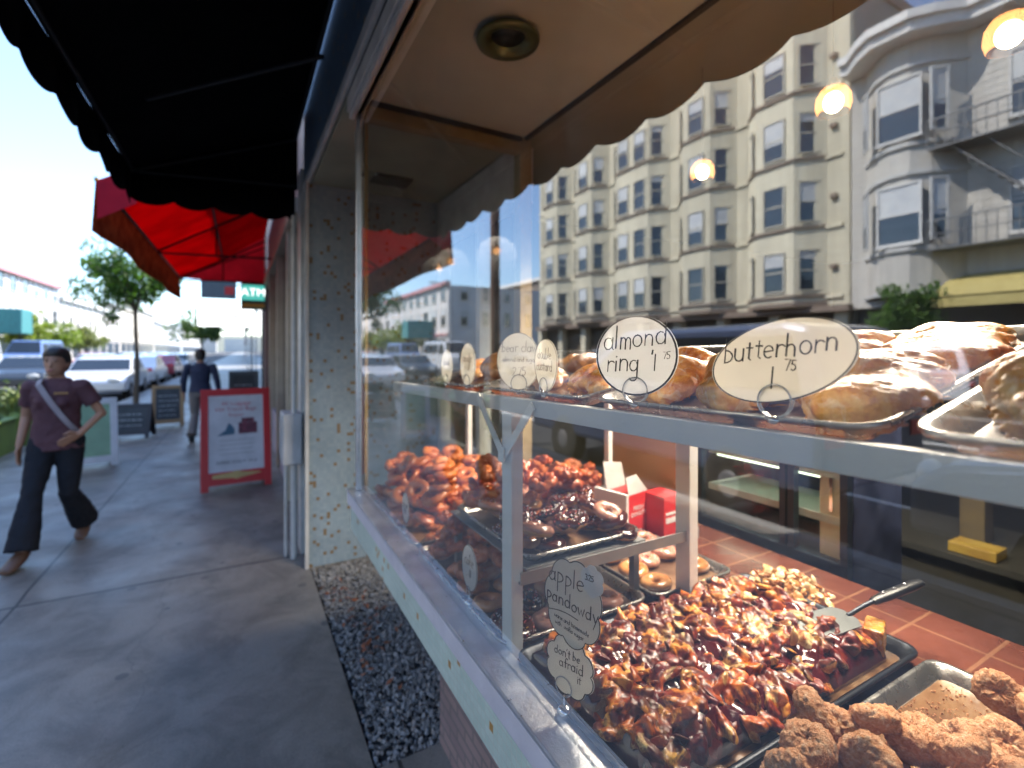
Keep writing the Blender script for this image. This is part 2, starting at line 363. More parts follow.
# ------------------------------------------------------------------ the bakery
G = .50
bak = thing('bakery_building', 'bakery shopfront with projecting display window, blue mosaic column and black awning', 'shop', (.47,-3,0))
def part(name, mb, m, parent=bak, bevel=0, label=None):
    o = mb.build(name, m, None, bevel)
    if parent is not None:
        o.parent = parent
        L = Vector((0,0,0)); q = parent
        while q: L += q.location; q = q.parent
        o.location = -L + Vector((0,0,0))
        # parents here are unrotated, so geometry stays in world place
    if label: o['label'] = label
    return o
b = MB(); b.box(.43,1.41,3.815,4.12,0,2.80); part('tiled_column', b, M['blue_tile'])
b = MB(); b.box(.405,.43,3.80,3.83,0,2.80); b.box(.405,.43,4.10,4.13,0,2.80); part('column_edge_trim', b, M['white_trim'])
b = MB(); b.box(.43,.60,-4,4.12,2.84,3.75); part('header', b, M['header_tile'])
b = MB(); b.box(.43,8,-4,4.12,3.78,11.5); part('upper_wall', b, mat('upper_wall_stucco',(.42,.40,.36),.85,scale=2,bump=.3))
b = MB(); b.box(.445,.52,-4,2.44,2.72,2.80); b.box(.42,.445,-4,4.12,2.80,2.86); b.box(.455,.48,-4,2.44,2.69,2.72); part('head_moulding', b, M['white_trim'], bevel=.006)
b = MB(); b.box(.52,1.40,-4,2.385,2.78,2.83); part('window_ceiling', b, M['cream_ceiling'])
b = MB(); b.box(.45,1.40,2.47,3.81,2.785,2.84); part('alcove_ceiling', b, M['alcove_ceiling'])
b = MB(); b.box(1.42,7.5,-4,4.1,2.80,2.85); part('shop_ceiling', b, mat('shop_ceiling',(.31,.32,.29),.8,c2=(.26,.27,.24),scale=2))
b = MB(); b.box(.53,1.40,2.39,2.46,2.70,2.79); part('window_end_beam', b, M['tan_wood'])
b = MB(); b.box(.53,1.385,2.375,2.389,2.755,2.779); b.box(1.398,1.42,-4,2.38,2.765,2.80); part('ceiling_joint_trim', b, M['dark_trim'])
b = MB(); b.box(1.385,1.46,2.40,2.475,.70,2.79); part('corner_post', b, M['tan_wood'])
# ceiling can lamp (off) and vent
b = MB(); T = Matrix.Translation((.889,1.637,2.755)); b.lathe([(.062,.02),(.075,.0),(.118,-.006),(.122,.004),(.10,.024)],32,T)
can = part('recessed_lamp', b, mat('can_ring',(.13,.14,.06),.3,.6), bevel=0)
b = MB(); T = Matrix.Translation((.889,1.637,2.772)); b.lathe([(.0,.0),(.066,.0),(.066,.006),(0,.006)],32,T)
part('lamp_throat', b, mat('lamp_throat',(.004,.004,.004),.6), can)
b = MB(); b.box(.80,1.06,3.34,3.52,2.765,2.784)
vt = part('ceiling_vent', b, mat('vent_metal',(.04,.04,.035),.5,.3), bevel=.004)
b = MB()
for i in range(6): b.box(.82,1.04,3.36+i*.026,3.37+i*.026,2.757,2.764)
part('vent_slats', b, mat('vent_slat',(.12,.12,.1),.4,.4), vt)
# end glazing of the window box + alcove shop wall beyond
b = MB(); b.box(.535,1.385,2.420,2.426,.89,2.69); part('end_glass', b, M['inner_glass'])
b = MB(); b.box(1.41,1.52,2.48,3.81,0,.85); b.box(1.41,1.52,2.48,3.81,2.45,2.78); b.box(1.41,1.50,3.0,3.06,.85,2.45); b.box(1.41,1.50,3.74,3.81,.85,2.45); part('alcove_wall', b, M['white_trim'], bevel=.004)
b = MB(); b.box(1.45,1.456,2.5,3.0,.85,2.45); b.box(1.45,1.456,3.06,3.74,.85,2.45); part('alcove_glass', b, M['inner_glass'])
# bulkhead of the projecting box
b = MB(); b.box(.47,.50,-4,2.47,.71,.832); b.box(.50,1.40,2.44,2.47,.71,.86); part('bulkhead_tiles', b, M['mint_tile'])
b = MB(); b.box(.455,.50,-4,2.49,.832,.892); part('sill_board', b, M['alu_paint'], bevel=.004)
b = MB(); b.box(.450,.53,-4,2.485,.892,.904); part('sill_cap', b, M['aluminium'], bevel=.003)
b = MB(); b.box(.50,1.40,-4,2.44,.70,.71); b.box(.70,1.5,-4,1.86,0,.70); part('pink_brick_base', b, M['pink_brick'])
# front glass
b = MB(); b.box(G,G+.006,-4,2.42,.904,2.74); part('front_glass', b, M['glass'])
b = MB(); b.box(.487,.517,2.425,2.45,.904,2.74); b.box(.50,.53,2.408,2.426,.904,2.74); part('window_frame', b, M['aluminium'], bevel=.003)
b = MB(); b.box(.519,.534,2.39,2.408,.904,2.70); part('frame_stop', b, M['tan_wood'])
b = MB(); b.box(.492,.515,-4,2.425,2.72,2.742); part('head_glazing_bar', b, M['aluminium'])
# countertop of terracotta tile, shop floor, back walls
tc = NT('terracotta_tiles'); p_ = tc.n('ShaderNodeBsdfPrincipled'); tc.l(p_.outputs[0], tc.out.inputs[0]); br = tc.n('ShaderNodeTexBrick'); tc.l(coords(tc,False), br.inputs[0])
for k,v in (('Color1',(.165,.052,.030,1)),('Color2',(.12,.038,.024,1)),('Mortar',(.24,.11,.06,1)),('Scale',1),('Brick Width',.15),('Row Height',.15),('Mortar Size',.004)): br.inputs[k].default_value = v
br.offset = 0; tc.l(mixc(tc,1.0,br.outputs[0],ramp(tc,noise_(tc,coords(tc,False),6,5),[(.3,.65),(.7,1.1)]),'MULTIPLY'), p_.inputs['Base Color']); p_.inputs['Roughness'].default_value = .22
b = MB(); b.box(.535,1.62,-4,2.41,.82,.88); ct = part('display_counter', b, tc.m, bevel=.004)
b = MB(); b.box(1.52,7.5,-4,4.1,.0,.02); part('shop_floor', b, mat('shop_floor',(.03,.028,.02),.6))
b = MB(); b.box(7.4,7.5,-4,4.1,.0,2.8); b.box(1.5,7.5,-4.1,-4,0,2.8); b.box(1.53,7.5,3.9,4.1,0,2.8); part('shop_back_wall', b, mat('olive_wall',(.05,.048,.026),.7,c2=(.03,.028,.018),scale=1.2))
# black awning -----------------------------------------------------
aw = thing('black_awning', 'black canvas awning with scalloped valance hanging over the bakery window', 'awning', (-.1,1,2.66))
def valance(p0, p1, ztop, zbot, drop, period, th=.006, wav=.012, seed=1):
    """scalloped hanging edge from p0 to p1 (xy)"""
    p0,p1 = Vector(p0),Vector(p1); L = (p1-p0).length; d = (p1-p0)/L; nrm = Vector((-d.y,d.x)); n = int(L/period*12); rr = random.Random(seed)
    b = MB(); F=[];B=[]
    for i in range(n+1):
        s = L*i/n; q = p0+d*s; ph = (s/period)%1.0
        zb = zbot + drop*(1-math.sin(math.pi*ph)**.7) + .006*noise.noise(Vector((s*2.1,seed,0)))
        o = nrm*wav*math.sin(s*2*math.pi/period*.5+seed)+nrm*.01*noise.noise(Vector((s*3,0,seed)))
        F.append(((q.x+o.x*.1,q.y+o.y*.1,ztop),(q.x+o.x,q.y+o.y,zb)))
    vs = []
    for t_,bt in F:
        vs += [t_, bt, (t_[0]+nrm.x*th,t_[1]+nrm.y*th,t_[2]), (bt[0]+nrm.x*th,bt[1]+nrm.y*th,bt[2])]
    fs = []
    for i in range(len(F)-1):
        a = i*4; c = a+4
        fs += [(a,a+1,c+1,c),(a+2,c+2,c+3,a+3),(a+1,a+3,c+3,c+1),(a,c,c+2,a+2)]
    b.add(vs, fs, True); b.add(vs, [(0,2,3,1),(len(vs)-4,len(vs)-3,len(vs)-1,len(vs)-2)]); return b
X0 = -.71
part('valance', valance((X0,-4),(X0,4.5),2.90,2.66,.05,.36), M['black_cloth'], aw)
part('end_valance', valance((X0,4.5),(.40,4.5),2.95,2.66,.045,.26,seed=3), M['black_cloth'], aw)
b = MB(); b.add([(X0,-4,2.90),(X0,4.5,2.90),(.42,4.5,3.42),(.42,-4,3.42),(X0,-4,2.907),(X0,4.5,2.907),(.42,4.5,3.43),(.42,-4,3.43)],[(0,1,2,3),(4,7,6,5),(0,4,5,1),(3,2,6,7),(1,5,6,2),(0,3,7,4)])
part('canopy', b, M['black_cloth'], aw)
b = MB(); b.add([(X0,4.494,2.93),(.42,4.494,2.93),(.42,4.494,3.42),(X0,4.5,2.93),(.42,4.5,2.93),(.42,4.5,3.42)],[(0,1,2),(3,5,4),(0,2,5,3),(0,3,4,1)])
part('end_panel', b, M['black_cloth'], aw)
b = MB(); b.tube([(X0+.02,-4,2.90),(X0+.02,4.48,2.90)],.014); b.tube([(.40,-4,3.35),(.40,4.48,3.35)],.014)
for y in (-1.5,1.5,4.46):
    b.tube([(X0+.02,y,2.89),(.40,y,3.34)],.012); b.tube([(X0+.02,y,2.885),(.42,y,2.95)],.010)
b.tube([(-.45,3.3,2.95),(.36,2.6,3.05)],.012); part('frame', b, M['dark_steel'], aw)
# ------------------------------------------------------------------ display racks
WP = M['white_paint']
def zs(y): return 1.491 - .0212*(y-.14)        # top of the front rail
rack = thing('display_rack', 'white painted metal pastry rack with slanted top shelf inside the shop window', 'rack', (.54,.95,.88))
b = MB(); ya,yb = -1.2,1.93
b.add([(.530,ya,zs(ya)-.034),(.530,yb,zs(yb)-.034),(.550,yb,zs(yb)-.034),(.550,ya,zs(ya)-.034),(.530,ya,zs(ya)),(.530,yb,zs(yb)),(.550,yb,zs(yb)),(.550,ya,zs(ya))],[(0,1,2,3),(4,7,6,5),(0,4,5,1),(1,5,6,2),(2,6,7,3),(3,7,4,0)])
part('front_rail', b, WP, rack, bevel=.0015)
TILT = R(11.5)
def tray_frame(x, y, z, tilt=0.0, yaw=0.0):
    return Matrix.Translation((x,y,z)) @ Matrix.Rotation(yaw,4,'Z') @ Matrix.Rotation(-tilt,4,'Y')
for y in (-.5,.42,.95,1.55):
    b = MB(); T = tray_frame(.55,y,zs(y)-.02,TILT); b.box(0,.47,-.012,.012,-.012,.008,T)
    part('shelf_arm', b, WP, rack)
b = MB(); T = tray_frame(.55,.36,zs(.36)-.02,TILT); b.box(.44,.47,-1.5,1.5,-.03,-.012,T); part('rear_rail', b, WP, rack)
def post(x,y,z1,w=.045,z0=.88,m=None,label=None):
    b = MB(); t = .004; b.box(x-.003,x+.001,y-w*.5,y+w*.5,z0,z1); b.box(x+.001,x+w*.6,y+w*.5-t,y+w*.5,z0,z1); b.box(x+.001,x+w*.6,y-w*.5,y-w*.5+t,z0,z1)
    o = part('post', b, m or WP, rack, bevel=.001, label=label); return o
post(.535,.985,zs(.985)-.036); post(1.083,.965,1.56,.05); post(.545,-.3,zs(-.3)-.036)
post(.97,2.2,1.5,.03); post(1.30,1.55,1.56,.028)
# V bracket
def flatbar(b, p0, p1, w, x0, x1):
    p0,p1 = Vector(p0),Vector(p1); d = (p1-p0).normalized(); n_ = Vector((-d.y,d.x))*w/2
    q = [p0-n_,p1-n_,p1+n_,p0+n_]
    b.add([(x0,p.x,p.y) for p in q]+[(x1,p.x,p.y) for p in q],[(0,1,2,3),(4,7,6,5),(0,4,5,1),(1,5,6,2),(2,6,7,3),(3,7,4,0)])
b = MB(); zt = zs(.95)
flatbar(b,(.990,1.335),(.86,zt-.008),.021,.524,.5275); flatbar(b,(.980,1.335),(1.12,zt-.010),.021,.5205,.5235); flatbar(b,(.985,1.325),(.985,1.36),.026,.5165,.520)
part('v_bracket', b, WP, rack, bevel=.0008)
# middle shelf angle rails
GP = mat('grey_steel_rail', (.36,.37,.37), .45, .4, c2=(.28,.29,.29), scale=10)
b = MB(); b.box(.55,1.13,.950,.954,1.050,1.078); b.box(.55,1.13,.954,.985,1.050,1.054)
part('cross_rail', b, GP, rack); b = MB(); b.box(.55,1.13,1.000,1.004,1.024,1.047); part('cross_rail', b, GP, rack)
b = MB(); b.box(.60,.985,1.01,1.50,1.048,1.053); part('middle_shelf', b, GP, rack)
for (x,y) in ((.62,1.48),(.97,1.48),(.97,1.04)):
    b = MB(); b.box(x-.01,x+.01,y-.01,y+.01,.88,1.048); part('shelf_leg', b, GP, rack)

# ------------------------------------------------------------------ trays
M['tray'] = mat('tray_aluminium', (.50,.49,.47), .28, .9, c2=(.36,.35,.33), scale=12, bump=.12, bscale=50, rvar=.15)
M['tray_in'] = food_mat('tray_syrup', [(.3,(.10,.045,.02)),(.5,(.22,.11,.045)),(.7,(.40,.27,.15))], .25, 7, .3, .4)
M['paper'] = mat('tray_paper', (.20,.11,.055), .4, c2=(.10,.045,.022), scale=9, bump=.2, lo=.4, hi=.6)
M['dark_pan'] = mat('dark_pan', (.035,.04,.05), .35, .6, scale=10)
def tray(label, T, L, W, m='tray', liner='paper', group='sheet pans in the window', hgt=.024, name='sheet_pan'):
    """rim rectangle L (local x) by W (local y) centred, bottom at local z 0"""
    o = thing(name, label, 'tray', group=group); o.matrix_world = T
    o.location = T.translation; o.rotation_euler = T.to_euler()
    def rect(l,w,z,r,n=5):
        p = []
        for cx,cy,a0 in ((1,1,0),(-1,1,90),(-1,-1,180),(1,-1,270)):
            for k in range(n+1):
                a = R(a0+90*k/n); p.append((cx*(l/2-r)+r*math.cos(a), cy*(w/2-r)+r*math.sin(a), z))
        return p
    b = MB(); rings = [rect(L-.052,W-.052,0,.02), rect(L-.018,W-.018,hgt,.03), rect(L-.004,W-.004,hgt+.002,.034), rect(L,W,hgt-.001,.036), rect(L-.002,W-.002,hgt-.006,.036), rect(L-.016,W-.016,hgt-.003,.031), rect(L-.050,W-.050,-.0018,.021)]
    n = len(rings[0]); vs = [p for r_ in rings for p in r_]; fs = []
    for i in range(len(rings)-1):
        for k in range(n): fs.append((i*n+k,i*n+(k+1)%n,(i+1)*n+(k+1)%n,(i+1)*n+k))
    b.add(vs, fs, True); b.add(vs, [tuple(range(n)), tuple(range(len(vs)-1,len(vs)-n-1,-1))])
    b.build('pan', M[m], o)
    if liner:
        b = MB(); b.prism([(p[0],p[1]) for p in rect(L-.058,W-.058,0,.018)], .0006, .0026); b.build('liner', M[liner], o)
    return o
def on(T, x, y, z=0): return T @ Vector((x,y,z))
# lower trays: centre, L along world x
TA = tray_frame(.745,1.295,.886); tray('silver sheet pan of glazed donuts just inside the sill, by the front post', TA, .45,.64, liner='paper')
TB = tray_frame(.745,1.965,.886); tray('silver sheet pan heaped with brown cake donuts at the far end of the sill', TB, .45,.66)
TE = tray_frame(1.15,1.20,.886); tray('silver pan of glazed donuts on brown paper behind the second rack post', TE, .33,.46)
TC = tray_frame(.79,1.24,1.056); tray('silver pan of sprinkled donuts on the middle shelf above the grey cross rail', TC, .38,.46)
TD = tray_frame(1.20,1.93,.886); tray('silver pan of dark red fritters behind the heap of cake donuts', TD, .42,.66)
TP = tray_frame(.925,.725,.888,0,R(0)); tray('long dark baking pan holding the apple pandowdy', TP, .80,.44, m='dark_pan', liner='tray_in', hgt=.026)
TK = tray_frame(.99,.262,.886); tray('silver sheet pan of sugar crumbed donuts at the bottom right', TK, .66,.46, liner='crumb_liner' if 'crumb_liner' in M else 'tray_in')
# upper trays, tilted: width along y
def upper(y0, y1, L, label, dx=.0, liner='paper'):
    yc = (y0+y1)/2; T0 = tray_frame(.527+dx, yc, zs(yc)+.001, TILT) @ Matrix.Rotation(R(-1.2),4,'X')
    T = T0 @ Matrix.Translation((L/2+.026,0,-.0165))
    return T, tray(label, T, L, y1-y0, liner=liner)
U1,_ = upper(.246,.705,.60,'silver sheet pan of butterhorns on the top shelf behind the butterhorn sign')
U2,_ = upper(-.24,.228,.60,'silver sheet pan of nut topped pastry at the right end of the top shelf')
U3,_ = upper(.725,1.18,.50,'sheet pan on the top shelf left of the almond ring sign', liner='tray_in')
U4,_ = upper(1.20,1.66,.50,'silver sheet pan at the far left end of the top shelf')
# ------------------------------------------------------------------ food materials and shapes
M['cake'] = food_mat('cake_donut', [(.3,(.34,.070,.018)),(.5,(.58,.16,.040)),(.72,(.74,.30,.10))], .32, 22, .5, .35)
M['cake_dark'] = food_mat('dark_fritter', [(.3,(.22,.032,.012)),(.5,(.46,.090,.025)),(.72,(.66,.22,.06))], .3, 26, .6, .35, dist=.004)
M['glaze'] = food_mat('glazed_dough', [(.3,(.36,.12,.03)),(.5,(.52,.22,.07)),(.75,(.66,.36,.15))], .18, 14, .2, .6)
M['dough'] = food_mat('plain_dough', [(.3,(.42,.17,.05)),(.6,(.62,.33,.12))], .5, 14, .3, .1)
M['choc'] = food_mat('chocolate_icing', [(.3,(.035,.008,.006)),(.7,(.10,.02,.015))], .14, 14, .1, .7)
M['pink'] = food_mat('pale_icing', [(.3,(.45,.17,.11)),(.7,(.66,.38,.28))], .25, 14, .1, .5)
N = NT('sprinkles'); p = N.n('ShaderNodeBsdfPrincipled'); N.l(p.outputs[0],N.out.inputs[0]); g = N.n('ShaderNodeNewGeometry')
N.l(ramp(N,g.outputs['Random Per Island'],[(0,(.85,.8,.75)),(.35,(.7,.12,.1)),(.6,(.9,.85,.8)),(.8,(.75,.45,.08)),(.9,(.3,.05,.05))],'CONSTANT'),p.inputs['Base Color']); p.inputs['Roughness'].default_value=.4; M['sprinkle']=N.m
M['crumb'] = food_mat('sugar_crumb', [(.3,(.52,.19,.07)),(.5,(.70,.34,.16)),(.72,(.86,.62,.42))], .75, 130, 1.0, 0, bscale=300, dist=.006)
def crust_mat():
    N = NT('butterhorn_crust'); p = N.n('ShaderNodeBsdfPrincipled'); N.l(p.outputs[0], N.out.inputs[0]); v = coords(N)
    f = noise_(N, v, 16, 7, .68, .9); c = ramp(N, f, [(.28,(.32,.08,.010)),(.42,(.54,.18,.022)),(.52,(.70,.32,.05)),(.62,(.78,.46,.12)),(.78,(.84,.62,.28))])
    fine = ramp(N, noise_(N, v, 90, 5, .7, .4), [(.3,(.80,.65,.5)),(.55,(1.05,1.05,1.0)),(.8,(1.15,1.1,1.0))]); c = mixc(N, .8, c, fine, 'MULTIPLY')
    g = ramp(N, noise_(N, v, 30, 6, .6, 1.2), [(.54,0),(.62,1)]); c = mixc(N, math_(N,'MULTIPLY',g,.45), c, (.86,.74,.55))
    N.l(c, p.inputs['Base Color']); N.l(ramp(N, noise_(N,v,40,4), [(.4,.18),(.65,.5)]), p.inputs['Roughness']); p.inputs['Coat Weight'].default_value = .35; p.inputs['Coat Roughness'].default_value = .15
    b = N.n('ShaderNodeBump'); b.inputs['Strength'].default_value = .6; b.inputs['Distance'].default_value = .0025; N.l(noise_(N, v, 110, 7, .72, .8), b.inputs['Height']); N.l(b.outputs[0], p.inputs['Normal']); return N.m
M['pastry'] = crust_mat()
M['nut'] = food_mat('nuts_and_glaze', [(.1,(.12,.02,.012)),(.35,(.36,.09,.03)),(.6,(.66,.36,.13)),(.85,(.8,.62,.38))], .25, 20, .3, .5, island=True)
M['filling'] = food_mat('pandowdy_fruit', [(.08,(.035,.006,.010)),(.25,(.15,.015,.012)),(.36,(.34,.045,.015)),(.5,(.60,.17,.03)),(.68,(.78,.42,.10)),(.88,(.82,.66,.30))], .13, 24, .35, .9, island=True, bscale=90, dist=.003)
def fruit_mat(name, vor):
    N = NT(name); p = N.n('ShaderNodeBsdfPrincipled'); N.l(p.outputs[0], N.out.inputs[0]); v = coords(N,False); g = N.n('ShaderNodeNewGeometry')
    if vor:
        nz = N.n('ShaderNodeTexNoise'); nz.inputs['Scale'].default_value = 38; nz.inputs['Detail'].default_value = 3; N.l(v, nz.inputs['Vector'])
        ad = N.n('ShaderNodeVectorMath', operation='MULTIPLY_ADD'); N.l(nz.outputs['Color'], ad.inputs[0]); ad.inputs[1].default_value = (.03,.03,.03); N.l(v, ad.inputs[2])
        vo = N.n('ShaderNodeTexVoronoi'); vo.inputs['Scale'].default_value = 27; N.l(ad.outputs[0], vo.inputs['Vector']); sx = N.n('ShaderNodeSeparateColor'); N.l(vo.outputs['Color'], sx.inputs[0]); isl = sx.outputs[0]
    else: isl = g.outputs['Random Per Island']
    base = ramp(N, isl, [(0,(.36,.05,.012)),(.2,(.62,.14,.02)),(.45,(.82,.30,.04)),(.7,(.90,.50,.10)),(.9,(.90,.68,.28)),(1,(.88,.76,.42))])
    brown = ramp(N, noise_(N, v, 45, 5, .6), [(.42,(.35,.10,.03)),(.6,(1,1,1))]); base = mixc(N, .8, base, brown, 'MULTIPLY')
    mask = math_(N,'MULTIPLY',ramp(N, noise_(N, v, 15, 7, .7, .8), [(.46,0),(.53,1)]),.93)
    c = mixc(N, mask, base, ramp(N, noise_(N, v, 60, 3), [(.35,(.03,.003,.008)),(.6,(.13,.008,.010)),(.75,(.30,.03,.010))]))
    N.l(c, p.inputs['Base Color']); p.inputs['Roughness'].default_value = .36; p.inputs['Coat Weight'].default_value = .28; p.inputs['Coat Roughness'].default_value = .16
    b = N.n('ShaderNodeBump'); b.inputs['Strength'].default_value = .45; b.inputs['Distance'].default_value = .004; N.l(noise_(N, v, 90, 5, .6), b.inputs['Height']); N.l(b.outputs[0], p.inputs['Normal']); return N.m
M['filling'] = fruit_mat('glazed_fruit', True); M['slice'] = fruit_mat('glazed_slice', False)
M['syrup'] = food_mat('berry_syrup', [(.3,(.025,.004,.010)),(.55,(.10,.010,.014)),(.75,(.30,.05,.015))], .08, 14, .3, 1.0, bscale=30)
def torus_verts(Rm, r, nu, nv, fn, zflat=.85, v0=0, v1=360):
    vs = []; full = (v1-v0) >= 359.9; m = nv if full else nv+1
    for i in range(nu):
        a = 2*math.pi*i/nu
        for j in range(m):
            t = R(v0+(v1-v0)*j/nv); q = Vector(((Rm+r*math.cos(t))*math.cos(a),(Rm+r*math.cos(t))*math.sin(a),r*zflat*math.sin(t)))
            vs.append(fn(q, a, t))
    fs = [((i*m+j), ((i+1)%nu)*m+j, ((i+1)%nu)*m+(j+1)%m, i*m+(j+1)%m) for i in range(nu) for j in range(nv if full else m-1)]
    return vs, fs
def donut_mesh(name, m, Rm=.030, r=.0175, lump=.003, freq=45, seed=0, craggy=0, v0=0, v1=360, grow=0, wav=0):
    S = Vector((seed*7.3,seed*3.1,0)); b = MB()
    def fn(q,a,t):
        c = Vector((Rm*math.cos(a),Rm*math.sin(a),0)); d = (q-c); n_ = d.normalized()
        k = lump*noise.noise(q*freq*.5+S) + craggy*abs(noise.noise(q*freq*1.3+S)) + grow
        k += .0015*noise.noise(q*160+S)
        q = q + n_*k
        if wav and v1-v0 < 359:
            e = min(1,max(0,(abs(t-R((v0+v1)/2))/R((v1-v0)/2)-.75)/.25)); q = c + (q-c)*(1-.04*e)
            q.z += e*wav*noise.noise(Vector((math.cos(a)*3,math.sin(a)*3,seed+ (1 if math.cos(t)>0 else 5))))
        return q
    vs, fs = torus_verts(Rm, r, 36, 16, fn, .82, v0, v1)
    b.add(vs, fs, True); return b.mesh(name, m)
def mobj(name, me, parent=None):
    o = bpy.data.objects.new(name, me); col.objects.link(o); o.parent = parent; return o
def fritter_mesh(seed, m, s=.036):
    rr = random.Random(seed); b = MB()
    for i in range(rr.randint(6,9)):
        a = rr.uniform(0,6.3); d = rr.uniform(.2,1)*s*.8
        b.ball((math.cos(a)*d, math.sin(a)*d*.8, rr.uniform(-.3,.3)*s*.5), rr.uniform(.3,.5)*s, rr.uniform(.3,.5)*s, rr.uniform(.25,.4)*s)
    S = Vector((seed*5.1,0,0))
    return remeshed(b,'fritter',m,.0042,2,lambda p,n_: p+n_*(.0035*noise.noise(p*90+S)+.002*noise.noise(p*220+S)),'mesh')
def twist_mesh(seed, m):
    """craggy old-fashioned / cruller ring with split petals"""
    S = Vector((seed*3.7,1,0)); b = MB(); k_ = 9+seed%3
    def fn(q,a,t):
        c = Vector((.030*math.cos(a),.030*math.sin(a),0)); n_ = (q-c).normalized()
        g = .003*math.sin(k_*a+2.2*t+seed) + .004*noise.noise(q*60+S) + .002*noise.noise(q*160+S)
        return q+n_*g
    vs,fs = torus_verts(.030,.0165,44,16,fn,.9); b.add(vs,fs,True); return b.mesh('twist', m)
def crumb_mesh(seed):
    b = MB(); S = Vector((seed*9.7,2,0))
    def fn(q,a,t):
        c = Vector((.018*math.cos(a),.018*math.sin(a),0)); n_ = (q-c).normalized()
        return q+n_*(.006*noise.noise(q*30+S)+.0034*noise.noise(q*190+S)+.0026*noise.noise(q*380+S))
    vs,fs = torus_verts(.018,.0195,76,42,fn,.95); b.add(vs,fs,True); return b.mesh('crumb', M['crumb'])
cake = [donut_mesh('cake', M['cake'], lump=.006, craggy=.006, seed=i) for i in range(5)]
twist = [twist_mesh(i, M['cake_dark'] if i%2 else M['cake']) for i in range(5)]
frit = [fritter_mesh(i, M['cake_dark']) for i in range(6)]
glz = [donut_mesh('glazed', M['glaze'], Rm=.0285, r=.0175, lump=.003, seed=i) for i in range(3)]
dgh = [donut_mesh('dough', M['dough'], Rm=.029, r=.0165, lump=.003, seed=i) for i in range(3)]
icn = {k:[donut_mesh('icing', M[k], Rm=.029, r=.0165, lump=.003, seed=i, v0=-8, v1=188, grow=.0013, wav=.008) for i in range(3)] for k in ('choc','pink')}
def sprinkle_mesh(seed):
    rr = random.Random(seed); b = MB()
    for i in range(70):
        a = rr.uniform(0,6.3); t = rr.uniform(.4,2.75); Rm,r = .029,.0185
        q = Vector(((Rm+r*math.cos(t))*math.cos(a),(Rm+r*math.cos(t))*math.sin(a),r*.82*math.sin(t)))
        rock(b, q, rr.uniform(.0016,.0028), rr, jit=.1)
    return b.mesh('sprinkles', M['sprinkle'])
spr = [sprinkle_mesh(i) for i in range(3)]
crm = [crumb_mesh(i) for i in range(4)]
def place(kind, T, label, group, idx):
    cat = 'donut'
    if kind in ('choc','pink'):
        o = thing('iced_donut', label, 'donut', group=group); mobj('dough', dgh[idx%3], o); i_ = mobj('icing', icn[kind][idx%3], o)
        if idx%4 != 1: mobj('sprinkles', spr[idx%3], i_)
    else:
        nm,ms = {'cake':('cake_donut',cake),'twist':('cruller',twist),'frit':('fritter',frit),'glz':('glazed_donut',glz),'crumb':('crumb_donut',crm)}[kind]
        o = mobj(nm, ms[idx%len(ms)]); tag(o, label, cat, group)
    o.location = T.translation; o.rotation_euler = T.to_euler(); return o
def pile(T, x0,x1,y0,y1, n, kinds, label, group, seed, th=.024, D=.078, tilt=.35, hmax=.12, zbase=.004, centre=True):
    rr = random.Random(seed); P = []; tries = 0
    while len(P) < n and tries < n*200:
        tries += 1
        x = rr.uniform(x0,x1); y = rr.uniform(y0,y1); z = zbase+th*.6
        for (a,b_,c) in P:
            d = math.hypot(x-a,y-b_)
            if d < D: z = max(z, c + th*(1.0 if d < D*.55 else 1.0-(d/D-.55)/.45*.45))
        if len(P) < min(n*.25,(x1-x0)*(y1-y0)/(D*D)*.42) and z > zbase+th*.9: continue
        if z > hmax: continue
        P.append((x,y,z)); ground = z < zbase+th*.7
        tl = tilt*(.25 if ground else 1)
        E = Euler((rr.gauss(0,tl),rr.gauss(0,tl),rr.uniform(0,6.3))).to_matrix().to_4x4()
        s = rr.uniform(.9,1.1)
        k = kinds[rr.randrange(len(kinds))]
        place(k, T@Matrix.Translation((x,y,z))@E@Matrix.Diagonal((1,1,1,1)), label[k] if isinstance(label,dict) else label, group, rr.randrange(100)).scale = (s,s,s)
pile(TB,-.165,.20,-.31,.31,110,['cake','cake','cake','twist'],{'cake':'reddish brown cake donut in the heap at the far end of the window sill','twist':'twisted brown cruller in the heap at the far end of the window sill'},'donuts heaped in the far window pan',1,hmax=.20)
pile(TA,-.165,.15,.0,.31,50,['twist','frit','cake'],{'twist':'craggy brown cruller behind the round white price sign','frit':'dark knobbly fritter behind the round white price sign','cake':'brown cake donut among the crullers behind the round white price sign'},'crullers behind the first price signs',2,hmax=.16)
for i,(x,y,k) in enumerate([(-.165,-.02,'cake'),(-.165,-.12,'glz'),(-.07,-.06,'glz'),(-.165,-.23,'choc'),(-.165,-.275,'choc'),(-.07,-.17,'choc'),(-.07,-.27,'pink'),(.03,-.12,'glz'),(.03,-.22,'choc'),(.03,-.285,'pink'),(.12,-.26,'pink')]):
    lab = ['pale brown cake donut at the glass below the oval price sign','glazed ring donut lying against the glass, next nearer','glazed ring donut second in from the glass by the sill','chocolate iced donut at the glass just behind the front rack post','chocolate iced donut nearest the front rack post','chocolate donut behind those at the glass by the rack post','pale iced sprinkled donut right of the front rack post at the lower level','glazed donut under the grey cross rail, partly hidden','chocolate iced donut under the grey cross rail','pale sprinkled donut under the cross rail above the pandowdy sign','sprinkled donut beneath the cross rail, right of the pandowdy sign'][i]
    place(k, TA@Matrix.Translation((x,y,.020+(.012 if i in(4,9) else 0)))@Euler((.12*(i%3-1),.3 if i==4 else .1,i*1.3)).to_matrix().to_4x4(), lab, 'donuts along the glass', i+3)
